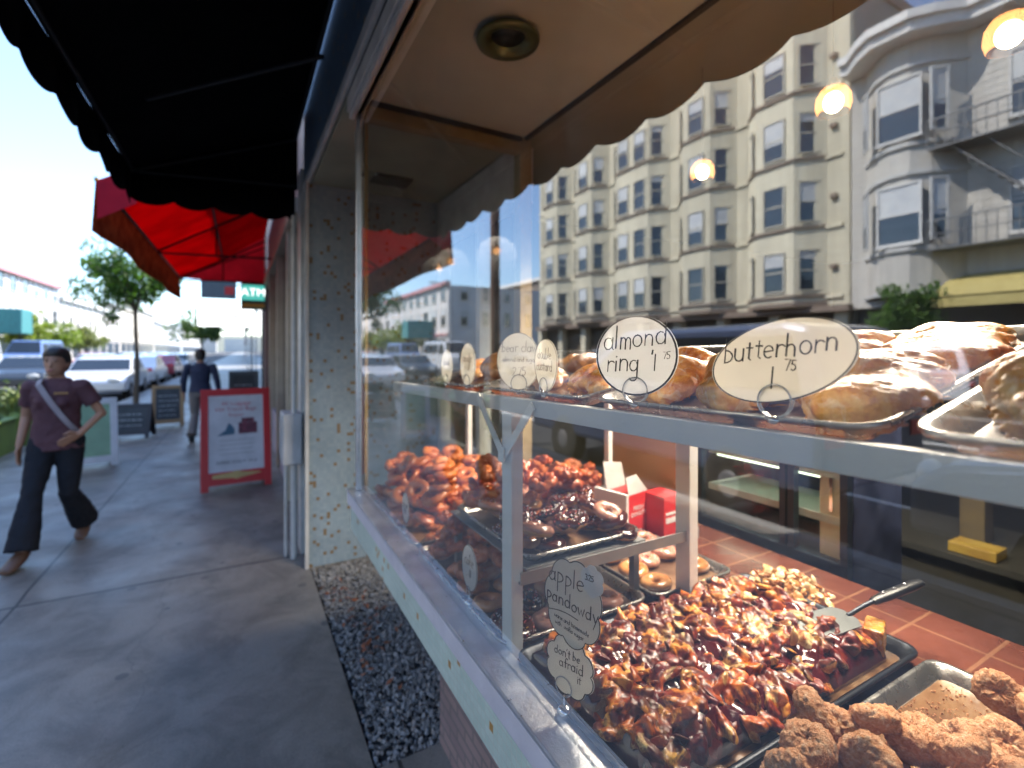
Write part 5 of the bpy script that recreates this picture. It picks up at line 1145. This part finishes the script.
# ------------------------------------------------------------------ street tree
def tree(label, x, y, h, cr, trunk_r, crown_z, crown_h, n, c1, c2, seed, cat='tree', leaf=.07, dx=0, planter=False):
    o = thing('street_tree', label, cat, (x,y,0)); rr = random.Random(seed); b = MB(); BR = mat('bark_%d'%seed,(.10,.08,.06),.9,scale=8,bump=.5)
    b.tube([(0,0,0),(.03,0,h*.25),(-.02,.02,crown_z),(dx*.5,.05,crown_z+crown_h*.5)],[trunk_r,trunk_r*.8,trunk_r*.65,trunk_r*.3],10)
    tips = []
    for i in range(11):
        a = i*2.4+rr.uniform(-.3,.3); z0 = crown_z-.1+crown_h*.35*rr.random(); e = Vector((dx*.6+math.cos(a)*cr*rr.uniform(.45,.85),math.sin(a)*cr*rr.uniform(.45,.85),crown_z+crown_h*rr.uniform(.15,.85)))
        m1 = Vector((0,0,z0)).lerp(e,.5)+Vector((0,0,-.1)); b.tube([(0,0,z0),m1,e],[trunk_r*.4,trunk_r*.25,trunk_r*.08],6); tips += [m1,e,m1.lerp(e,.5)]
    b.build('trunk', BR, o)
    LN = NT('leaf_%d'%seed); p = LN.n('ShaderNodeBsdfPrincipled'); g = LN.n('ShaderNodeNewGeometry'); cc = ramp(LN,g.outputs['Random Per Island'],[(0,c1),(1,c2)]); LN.l(cc,p.inputs['Base Color']); p.inputs['Roughness'].default_value=.5
    tl = LN.n('ShaderNodeBsdfTranslucent'); LN.l(mixc(LN,1.0,cc,(1.6,1.8,.8),'MULTIPLY'),tl.inputs[0]); mx = LN.n('ShaderNodeMixShader'); mx.inputs[0].default_value=.35; LN.l(p.outputs[0],mx.inputs[1]); LN.l(tl.outputs[0],mx.inputs[2]); LN.l(mx.outputs[0],LN.out.inputs[0])
    b = MB(); clumps = [(t+Vector((rr.gauss(0,.12),rr.gauss(0,.12),rr.gauss(0,.12)))*cr, cr*rr.uniform(.16,.36)) for t in tips for _ in range(2)]
    for i in range(n):
        c,r_ = clumps[rr.randrange(len(clumps))]; d = Vector((rr.gauss(0,1),rr.gauss(0,1),rr.gauss(0,.8))).normalized()*r_*rr.random()**.4; q = c+d
        e = Euler((rr.uniform(0,6),rr.uniform(0,6),rr.uniform(0,6))).to_matrix(); l = leaf*rr.uniform(.7,1.3)
        b.add([q+e@Vector(v) for v in ((-l,0,0),(0,l*.4,.01),(l,0,0),(0,-l*.4,.01))],[(0,1,2,3)])
    b.build('crown', LN.m, o); return o
tree('small street tree with open green crown standing by the kerb up the pavement', -2.65,17.6,4.6,1.25,.075,2.7,1.9,4200,(.02,.06,.012),(.10,.20,.03),11,leaf=.075,dx=-.5)
tree('yellow green street tree across the road in front of the white corner building', -17.9,62,5.5,2.2,.13,2.0,3.4,1800,(.10,.14,.02),(.30,.34,.06),12,leaf=.2)
tree('round yellow green tree farther along the far pavement', -17.9,72,5.2,2.3,.13,1.8,3.2,1800,(.08,.13,.02),(.26,.32,.05),13,leaf=.2)
tree('dusty green tree farthest along the far pavement', -17.9,84,5.5,2.4,.13,1.8,3.4,1600,(.09,.11,.04),(.24,.26,.10),14,leaf=.22)
tree('small leafy tree on the far pavement below the victorian bay, reflected in the glass', -18.6,7.9,4.2,1.1,.06,1.9,1.9,2200,(.03,.08,.02),(.14,.24,.05),15,leaf=.09)
tree('far street tree by the kerb on the near side', -2.6,44,5.5,2.0,.1,2.2,3.0,1500,(.03,.07,.02),(.14,.20,.05),16,leaf=.18)
# pole by the kerb (seen in the glass)
o = thing('utility_pole','tall dark brown wooden pole at the kerb, reflected in the glass','pole',(-3.0,7.85,0)); b = MB(); b.tube([(0,0,0),(0,0,10)],[.095,.075],14); b.build('shaft', mat('pole_wood',(.10,.06,.045),.9,scale=3,bump=.3), o); b = MB(); b.lathe([(.14,0),(.14,.10),(.10,.14)],16); b.build('base_collar', M['dark_steel'], o)
o = thing('street_lamp','pale grey street lamp on the far kerb, reflected in the glass','street lamp',(-17.6,46,0)); b = MB(); b.tube([(0,0,0),(0,0,7.5),(.5,0,8.1),(1.8,0,8.3)],[.11,.08,.06,.05],10); b.build('post', M['white_trim'], o); b = MB(); b.ball((2.1,0,8.25),.4,.16,.1); b.build('lamp_head', M['white_trim'], o)
kt = thing('teal_canopy','square teal fabric canopy on posts on the far pavement','canopy',(-18.2,59,0)); b = MB(); b.box(-20,-16.8,58.3,61,3.0,5.2); part('fabric', b, mat('teal_fabric',(.05,.22,.22),.8,c2=(.04,.16,.17)), kt, bevel=.1); b = MB(); 
for x,y in ((-19.9,58.4),(-16.9,58.4),(-16.9,60.9),(-19.9,60.9)): b.tube([(x,y,0),(x,y,3.0)],.05)
part('post', b, M['dark_steel'], kt)
# parklet planters
LG = mat('lime_paint',(.20,.30,.05),.6,c2=(.16,.24,.04),scale=3)
for i,(y0,y1) in enumerate(((9.3,10.6),(10.8,12.2))):
    o = thing('planter_box',['lime green planter box at the parklet edge, nearer','lime green planter box behind the first'][i],'planter',(-3.45,(y0+y1)/2,-.13)); b = MB(); b.box(-.35,.35,-.6,.6,0,.62); b.box(-.38,.38,-.63,.63,.62,.66); b.build('box', LG, o, bevel=.01)
    rr = random.Random(i); b = MB()
    for k in range(700):
        q = Vector((rr.gauss(0,.15),rr.gauss(0,.28),.66+abs(rr.gauss(0,.16)))); e = Euler((rr.uniform(0,6),rr.uniform(0,6),0)).to_matrix(); l=.06*rr.uniform(.6,1.3); b.add([q+e@Vector(v) for v in ((-l,0,0),(0,l*.35,0),(l,0,0),(0,-l*.35,0))],[(0,1,2,3)])
    b.build('leaves', mat('planter_leaf_%d'%i,(.06,.13,.03),.6,c2=(.2,.22,.05),scale=20), o)
# ------------------------------------------------------------------ cars
RUB = mat('tyre_rubber',(.02,.02,.02),.8); RIM = mat('wheel_rim',(.5,.5,.52),.3,.8); CGL = pane_mat('car_glass',(.02,.025,.03),.04); HL = mat('headlight',(.8,.8,.75),.15); TLm = mat('tail_light',(.6,.02,.02),.25)
def car(label, x, y, colr, yaw=0, kind='car', name='parked_car', cat='car'):
    o = thing(name, label, cat, (x,y,-.13), yaw)
    pm = mat('paint_'+label[:12].replace(' ','_'), colr, .28, .3, c2=colr, coat=1.0)
    if kind == 'car': L,W,prof = 4.5,1.78,[(-2.25,.35),(-2.25,.80),(-2.1,.95),(-1.55,1.0),(-.95,1.42),(-.3,1.47),(.45,1.42),(1.15,.98),(2.0,.86),(2.25,.68),(2.25,.35)]; gz=(.98,1.40); gl=[(-1.40,1.02),(-.90,1.38),(.42,1.38),(.98,1.02)]; wy=(-1.38,1.38)
    elif kind == 'suv': L,W,prof = 4.7,1.9,[(-2.35,.4),(-2.35,1.1),(-2.15,1.75),(-1.9,1.80),(.3,1.78),(1.1,1.2),(2.1,1.08),(2.35,.85),(2.35,.4)]; gl=[(-2.12,1.22),(-2.0,1.68),(.25,1.68),(.88,1.22)]; wy=(-1.45,1.45)
    else: L,W,prof = 5.6,2.0,[(-2.8,.4),(-2.8,2.2),(-2.6,2.35),(1.5,2.32),(2.15,1.45),(2.7,1.25),(2.8,.9),(2.8,.4)]; gl=[(.55,1.45),(.55,2.1),(1.42,2.1),(1.85,1.45)]; wy=(-1.8,1.8)
    b = MB(); n = len(prof); hw = W/2
    def xin(z): return hw-max(0,(z-.95))*.22
    vs = [(-xin(p[1]),p[0],p[1]) for p in prof]+[(xin(p[1]),p[0],p[1]) for p in prof]
    b.add(vs,[tuple(range(n-1,-1,-1)),tuple(range(n,2*n))]+[(i,(i+1)%n,n+(i+1)%n,n+i) for i in range(n)]); b.build('body', pm, o, bevel=.06)
    for s in (-1,1):
        q = MB(); m_ = len(gl); v = [(s*(xin(p[1])+.004),p[0],p[1]) for p in gl]+[(s*(xin(p[1])-.02),p[0],p[1]) for p in gl]; q.add(v,[tuple(range(m_)),tuple(range(2*m_-1,m_-1,-1))]+[(i,m_+i,m_+(i+1)%m_,(i+1)%m_) for i in range(m_)]); q.build('side_window', CGL, o)
        if kind=='van':
            q = MB(); z0,z1=1.5,2.1; q.add([(s*(xin(z0)+.004),-2.4,z0),(s*(xin(z1)+.004),-2.4,z1),(s*(xin(z1)+.004),.35,z1),(s*(xin(z0)+.004),.35,z0),(s*(xin(z0)-.02),-2.4,z0),(s*(xin(z1)-.02),-2.4,z1),(s*(xin(z1)-.02),.35,z1),(s*(xin(z0)-.02),.35,z0)],[(0,1,2,3),(7,6,5,4),(0,4,5,1),(1,5,6,2),(2,6,7,3),(3,7,4,0)]); q.build('side_window', CGL, o)
        for w_ in wy:
            T = Matrix.Translation((s*(hw-.10),w_,.33))@Matrix.Rotation(R(90),4,'Y'); q = MB(); q.lathe([(.18,-.11),(.30,-.11),(.33,-.08),(.33,.08),(.30,.11),(.18,.11)],24,T); t = q.build('tyre', RUB, o)
            q = MB(); q.lathe([(0,-.115),(.06,-.12),(.19,-.10),(.19,.10),(.06,.12),(0,.115)],16,T); q.build('rim', RIM, t)
        q = MB(); q.ball((s*(hw-.32),prof[-2][0]-.02,.72),.18,.06,.09); q.build('headlight', HL, o); q = MB(); q.box(s*(hw-.2)-.14,s*(hw-.2)+.14,-L/2-.012,-L/2+.03,.78,.92); q.build('tail_light', TLm, o)
    i0 = {'car':(6,7),'suv':(4,5),'van':(3,4)}[kind]; a,c = Vector(prof[i0[0]]),Vector(prof[i0[1]]); a2 = a.lerp(c,.1); c2_ = a.lerp(c,.92); nn = Vector((c.y-a.y, -(c.x-a.x))).normalized(); nn = nn if nn.x>0 else -nn
    q = MB(); e=.006; v=[(-xin(a2.y)+.06,a2.x+nn.x*e,a2.y+nn.y*e),(xin(a2.y)-.06,a2.x+nn.x*e,a2.y+nn.y*e),(xin(c2_.y)-.06,c2_.x+nn.x*e,c2_.y+nn.y*e),(-xin(c2_.y)+.06,c2_.x+nn.x*e,c2_.y+nn.y*e)]; v += [(p[0],p[1]-nn.x*.03,p[2]-nn.y*.03) for p in v]; q.add(v,[(0,1,2,3),(7,6,5,4),(0,4,5,1),(1,5,6,2),(2,6,7,3),(3,7,4,0)]); q.build('windscreen', CGL, o)
    return o
car('dark blue suv parked at the kerb, reflected behind the butterhorn sign', -4.25,4.7,(.06,.08,.14),0,'suv').scale = (1,1,1.10)
car('silver car parked behind the blue suv, reflected at the right of the glass', -4.2,-.5,(.45,.46,.48)).scale = (1,1,1.08)
car('pale silver car parked up the street at the kerb', -4.2,22.5,(.6,.6,.62),math.pi)
car('white car parked beyond the red car', -4.2,28.5,(.7,.7,.7))
car('dark car waiting in the near lane', -7.4,27,(.04,.045,.05),math.pi,name='car')
car('white van coming down the far lane', -11.9,33,(.72,.74,.76),math.pi,'van','van','van')
car('blue and white van queued behind the white one', -12,44,(.16,.25,.5),math.pi,'van','van','van')
car('silver car farther up the near lane', -7.6,38,(.5,.5,.52),math.pi,name='car')
car('white car farther up the near lane', -7.6,50,(.72,.72,.7),math.pi,name='car')
car('black suv parked across the street, left of the corner', -15.9,20,(.03,.03,.035),0,'suv')
car('white suv parked across the street in front of the victorian', -15.9,7.5,(.7,.7,.7),0,'suv')
car('red hatchback parked across the street in front of the cream block', -15.9,13.5,(.4,.03,.03),0)
car('grey car parked across the street near the side street', -15.9,28,(.3,.31,.33),0)
car('maroon car far up the street', -4.2,36,(.3,.03,.05))
for i,(x,y,c,l) in enumerate([(-4.2,43,(.6,.6,.6),'pale car in the kerb lane a block away'),(-12,58,(.5,.05,.05),'red car a block away in the far lane'),(-8,66,(.6,.62,.65),'silver car a block away in the near lane'),(-12.2,75,(.7,.7,.7),'white car two blocks away')]): car(l,x,y,c,math.pi)
# ------------------------------------------------------------------ people
SKIN = mat('skin',(.42,.23,.15),.5,c2=(.38,.20,.13),scale=8,sss=.1); HAIR = mat('black_hair',(.012,.010,.010),.45,c2=(.03,.022,.018),scale=30)
def limb(b, pts, rs, n=14, flat=1.0):
    b.tube(pts, rs, n, flat=flat)
    for p,r_ in zip(pts,rs): b.ball(p, r_*.98, r_*.98*1, r_*.98, 12, 8)
def hand(b, w, d, side, palm_n, curl=.5, s=1.0):
    """w wrist, d direction fingers, side = towards the thumb"""
    w,d,side,nrm = Vector(w),Vector(d).normalized(),Vector(side).normalized(),Vector(palm_n).normalized()
    b.loft([(w+d*t*s, side*a*s, nrm*c*s) for t,a,c in ((0,.027,.019),(.03,.036,.017),(.07,.042,.015),(.095,.038,.012))],12)
    for k,(o_,L) in enumerate(((.030,.070),(.010,.080),(-.011,.074),(-.030,.058))):
        p = w+d*.088*s+side*o_*s; dd = d.copy(); pts=[p]; 
        for j,f in enumerate((.45,.32,.23)):
            pts.append(pts[-1]+dd*L*f*s); dd = (dd+nrm*curl*.75).normalized()
        b.tube(pts,[.0095*s,.009*s,.0082*s,.0068*s],8); b.ball(pts[-1],.0068*s)
    p = w+d*.025*s+side*.030*s; pts = [p,p+(d*.6+side*.8).normalized()*.035*s,p+(d*.6+side*.8).normalized()*.035*s+(d*.95+side*.15+nrm*.3).normalized()*.045*s]
    b.tube(pts,[.013*s,.011*s,.008*s],8); b.ball(pts[-1],.008*s)
def head(b, c, s=1.0, f=Vector((0,-1,0))):
    c = Vector(c); x = Vector((1,0,0))*s; y = Vector((0,1,0))*s
    b.loft([(c+Vector((0,yo,zo))*s, x*rx, y*ry) for zo,yo,rx,ry in ((-.115,-.035,.022,.022),(-.10,-.030,.042,.045),(-.075,-.020,.056,.068),(-.03,-.004,.068,.086),(.02,.004,.075,.096),(.06,.008,.073,.093),(.095,.010,.055,.073),(.115,.010,.025,.035))],20)
    b.ball(c+Vector((0,-.095,-.028))*s,.013*s,.018*s,.016*s); b.tube([c+Vector((0,-.086,.015))*s,c+Vector((0,-.100,-.025))*s],[.007*s,.010*s],8)
    for q in (-1,1):
        b.ball(c+Vector((q*.074,.012,-.01))*s,.010*s,.022*s,.032*s); b.ball(c+Vector((q*.030,-.080,.022))*s,.024*s,.012*s,.008*s)
    b.ball(c+Vector((0,-.088,-.058))*s,.024*s,.010*s,.006*s); b.ball(c+Vector((0,-.086,-.068))*s,.020*s,.010*s,.006*s)
def walker(name_label, loc, rz, height=1.62, female=True, shirt=None, pants=None, arms='akimbo', longsleeve=False, shoe=None, hairstyle='bun', strap=True, back=False):
    k = height/1.62; o = thing('person', name_label, 'person', loc, rz); V = lambda x,y,z: Vector((x,y,z))*k
    hip = .085; 
    # joints  (forward = -y). left leg (x>0) forward planted, right leg trailing
    hipR,hipL = V(-hip,0,.86),V(hip,0,.86)
    kneeF,ankF,toeF = V(-.075,-.20,.47),V(-.075,-.34,.085),V(-.080,-.50,.03)
    kneeB,ankB,toeB = V(.085,-.02,.45),V(.085,.27,.12),V(.10,.14,.025)
    b = MB()
    shx = .165 if female else .195
    b.loft([(V(0,0,z),Vector((rx*k,0,0)),Vector((0,ry*k,0))) for z,rx,ry in ((.80,.10,.09),(.86,.155,.105),(.93,.15,.10),(1.03,.120,.085),(1.14,.135,.095),(1.24,.150,.098),(1.32,.140,.080),(1.365,.075,.055),(1.39,.050,.050),(1.45,.046,.048))],20)
    for s in (-1,1): b.ball(V(s*(shx-.01),0,1.305),.052*k)
    if female:
        pass
    hd = V(0,-.012,1.50); head(b, hd, k*.98)
    limb(b,[hipR,kneeF,ankF],[.082*k,.054*k,.036*k]); limb(b,[hipL,kneeB,ankB],[.082*k,.054*k,.036*k])
    for a,t in ((ankF,toeF),(ankB,toeB)):
        b.loft([(a.lerp(t,f)+Vector((0,0,-.02*k*(1-f))),Vector((w_*k,0,0)),Vector((0,0,h_*k))) for f,w_,h_ in ((-.25,.028,.03),(0,.036,.045),(.5,.042,.032),(.95,.040,.02),(1.1,.025,.014))],12)
    if arms == 'akimbo':
        AL = (V(shx,0,1.30),V(shx+.115,.035,1.07),V(shx+.02,-.10,.925)); AR = (V(-shx,0,1.30),V(-shx-.05,.05,1.06),V(-shx-.045,-.06,.85))
    else:
        AL = (V(shx,0,1.30),V(shx+.06,-.02,1.05),V(shx+.07,-.12,.84)); AR = (V(-shx,0,1.30),V(-shx-.07,.05,1.05),V(-shx-.10,.0,.84))
    for A in (AL,AR): limb(b,A,[.046*k,.036*k,.025*k])
    if arms == 'akimbo':
        hand(b,AL[2],Vector((-.75,-.25,-.45)),Vector((-.2,-.5,.8)),Vector((.3,.9,-.2)),.5,k*.95); hand(b,AR[2],Vector((.05,-.25,-1)),Vector((.1,-1,.0)),Vector((1,0,0)),.45,k*.95)
    else:
        for A,s in ((AL,1),(AR,-1)): hand(b,A[2],Vector((0,-.2,-1)),Vector((0,-1,0)),Vector((-s,0,0)),.45,k)
    remeshed(b,'body',SKIN,.0062,1,None,o)
    # eyes, brows, lips
    q = MB()
    for s in (-1,1): q.ball(hd+V(s*.030,-.0885,.012),.011*k,.004*k,.0045*k); q.box((hd.x+s*.030*k-.016*k),(hd.x+s*.030*k+.016*k),hd.y-.0935*k,hd.y-.086*k,hd.z+.030*k,hd.z+.035*k)
    q.build('eyes', HAIR, o); q = MB(); q.ball(hd+V(0,-.0955,-.0625),.021*k,.005*k,.0065*k); q.build('lips', mat('lips_'+shirt.name,(.40,.12,.11),.5), o)
    # hair
    q = MB(); q.loft([(hd+V(0,yo,zo),Vector((rx*k,0,0)),Vector((0,ry*k,0))) for zo,yo,rx,ry in ((-.075,.055,.050,.045),(-.02,.030,.083,.074),(.03,.020,.088,.088),(.055,.010,.087,.101),(.085,.006,.079,.097),(.115,.008,.056,.068),(.132,.010,.018,.024))],18)
    if hairstyle == 'bun': q.ball(hd+V(0,.12,.045),.042*k)
    remeshed(q,'hair',HAIR,.006,2,lambda p,n_:p+n_*.002*noise.noise(p*60),o)
    # shirt
    q = MB(); S = Vector((len(name_label),0,0))
    hem = .80 if female else .86
    q.loft([(V(0,0,z),Vector((rx*k,0,0)),Vector((0,ry*k,0))) for z,rx,ry in ((hem,.180,.128),(.90,.172,.122),(1.03,.150,.110),(1.14,.156,.118),(1.24,.168,.118),(1.315,.160,.092),(1.36,.095,.068),(1.372,.078,.06))],22)
    if female:
        for s in (-1,1): q.ball(V(s*.065,-.078,1.18),.055*k)
    sl = .98 if longsleeve else .62
    for A in (AL,AR):
        e = A[0].lerp(A[1],sl) if not longsleeve else A[1]
        pts = [A[0].lerp(Vector((0,0,A[0].z)),.25),A[0],e]; rs=[.06*k,.064*k,.060*k]
        if longsleeve: pts.append(A[1].lerp(A[2],.9)); rs = [.06*k,.062*k,.052*k,.040*k]
        q.tube(pts,rs,14); q.ball(A[0],.062*k); 
        if longsleeve: q.ball(e,.052*k)
    remeshed(q,'shirt',shirt,.008,2,lambda p,n_:p+n_*(.007*noise.noise(Vector((p.x*9,p.y*9,p.z*16))+S)+.004*noise.noise(p*34+S)),o)
    # trousers
    q = MB(); fl = 1.45 if female else 1.15
    q.loft([(V(0,0,z),Vector((rx*k,0,0)),Vector((0,ry*k,0))) for z,rx,ry in ((.78,.145,.105),(.86,.168,.118),(.95,.150,.108))],20)
    for (h_,kn,an) in ((hipR,kneeF,ankF),(hipL,kneeB,ankB)):
        en = kn.lerp(an,.96); q.tube([h_,h_.lerp(kn,.5),kn,kn.lerp(en,.6),en],[.098*k,.084*k,.066*k,.062*fl*k,.068*fl*k],16); q.ball(kn,.064*k); q.ball(h_,.096*k)
    remeshed(q,'trousers',pants,.008,2,lambda p,n_:p+n_*(.005*noise.noise(p*18+S)+.003*noise.noise(p*45+S)),o)
    for a,t in ((ankF,toeF),(ankB,toeB)):
        q = MB(); q.loft([(a.lerp(t,f)+Vector((0,0,-.02*k*(1-f))),Vector((w_*k,0,0)),Vector((0,0,h_*k))) for f,w_,h_ in ((-.34,.036,.036),(0,.045,.054),(.5,.051,.040),(.95,.049,.027),(1.18,.032,.018))],14)
        remeshed(q,'shoe',shoe,.005,1,None,o)
    if strap:
        q = MB(); pts=[]
        for t in [i/14 for i in range(15)]:
            p = V(-.085,.0,1.365).lerp(V(.175,-.02,.90),t); dep = .134 if .15<t<.8 else .110
            z = p.z/k; w_ = .158 if z>1.1 else .165; xx = min(.999,abs(p.x/k)/w_); y = -(.128*math.sqrt(1-xx*xx)+.006)*k if t>.06 else -.05*k
            pts.append(Vector((p.x,y-.002,p.z)))
        for i in range(len(pts)-1):
            a,c = pts[i],pts[i+1]; d = (c-a).normalized(); sd = d.cross(Vector((0,-1,0))).normalized()*.020*k; e = Vector((0,-.004,0))
            v = [a-sd,a+sd,c+sd,c-sd]; v += [p+e for p in v]; q.add(v,[(0,1,2,3),(7,6,5,4),(0,4,5,1),(1,5,6,2),(2,6,7,3),(3,7,4,0)])
        q.build('shoulder_strap', mat('grey_strap',(.38,.34,.38),.7), o)
    return o
SH = mat('maroon_blouse',(.13,.055,.068),.8,c2=(.10,.04,.052),scale=5); PN = mat('dark_jeans',(.008,.011,.02),.85,c2=(.006,.008,.014),scale=7); SHO = mat('brown_shoe',(.16,.09,.06),.45)
p1 = walker('woman in maroon blouse and dark flared trousers walking with a strap across her chest', (-1.29,5.2,0), R(-8), 1.60, True, SH, PN, 'akimbo', False, SHO)
q = MB()
for i in range(5): q.box(.035+i*.018,.050+i*.018,-.1365,-.133,1.235,1.249)
q.build('badge', mat('gold_badge',(.5,.28,.08),.5), p1)
SH2 = mat('navy_shirt',(.02,.03,.07),.8); PN2 = mat('grey_trousers',(.20,.18,.17),.8); SHO2 = mat('dark_shoe',(.02,.02,.02),.5)
walker('man in a dark navy shirt and grey trousers walking away up the pavement', (-.62,10.1,0), R(180-6), 1.60, False, SH2, PN2, 'down', True, SHO2, hairstyle='short', strap=False)
# ------------------------------------------------------------------ camera, sun, sky
cam = bpy.data.cameras.new('camera'); cam.sensor_width = 36; cam.lens = 489/1024*36; cam.shift_y = -34/1024; cam.clip_start = .02; cam.clip_end = 4000
cam.dof.use_dof = True; cam.dof.focus_distance = .82; cam.dof.aperture_fstop = FSTOP
co_ = bpy.data.objects.new('camera', cam); col.objects.link(co_); co_.location = (0,0,H); co_.rotation_euler = (R(90),0,R(-29)); sc.camera = co_
SUN_EL, SUN_AZ = 50, 66        # azimuth from +y towards +x
d = Vector((math.cos(R(SUN_EL))*math.sin(R(SUN_AZ)), math.cos(R(SUN_EL))*math.cos(R(SUN_AZ)), math.sin(R(SUN_EL))))
s = bpy.data.lights.new('sun','SUN'); s.energy = SUN_E; s.angle = R(.5); s.color = (1,.95,.87); so = bpy.data.objects.new('sun', s); col.objects.link(so); so.rotation_euler = d.to_track_quat('Z','Y').to_euler()
w = bpy.data.worlds.new('World'); sc.world = w; w.use_nodes = True; nt = w.node_tree; nt.nodes.clear()
sky = nt.nodes.new('ShaderNodeTexSky'); sky.sky_type = 'NISHITA'; sky.sun_disc = False; sky.sun_elevation = R(SUN_EL); sky.sun_rotation = R(SUN_AZ); sky.air_density = 1.0; sky.dust_density = .4; sky.ozone_density = 4.5
bg = nt.nodes.new('ShaderNodeBackground'); bg.inputs[1].default_value = SKY_S; wo = nt.nodes.new('ShaderNodeOutputWorld'); nt.links.new(sky.outputs[0], bg.inputs[0]); nt.links.new(bg.outputs[0], wo.inputs[0])
sc.view_settings.view_transform = 'Standard'; sc.view_settings.look = 'None'; sc.view_settings.exposure = EXPO; sc.view_settings.gamma = 1; sc.view_settings.use_curve_mapping = False
sc.render.engine = 'CYCLES'; cy = sc.cycles; cy.max_bounces = 12; cy.transparent_max_bounces = 24; cy.diffuse_bounces = 5; cy.glossy_bounces = 5; cy.use_denoising = True; cy.sample_clamp_indirect = 8; cy.caustics_reflective = False; cy.caustics_refractive = False
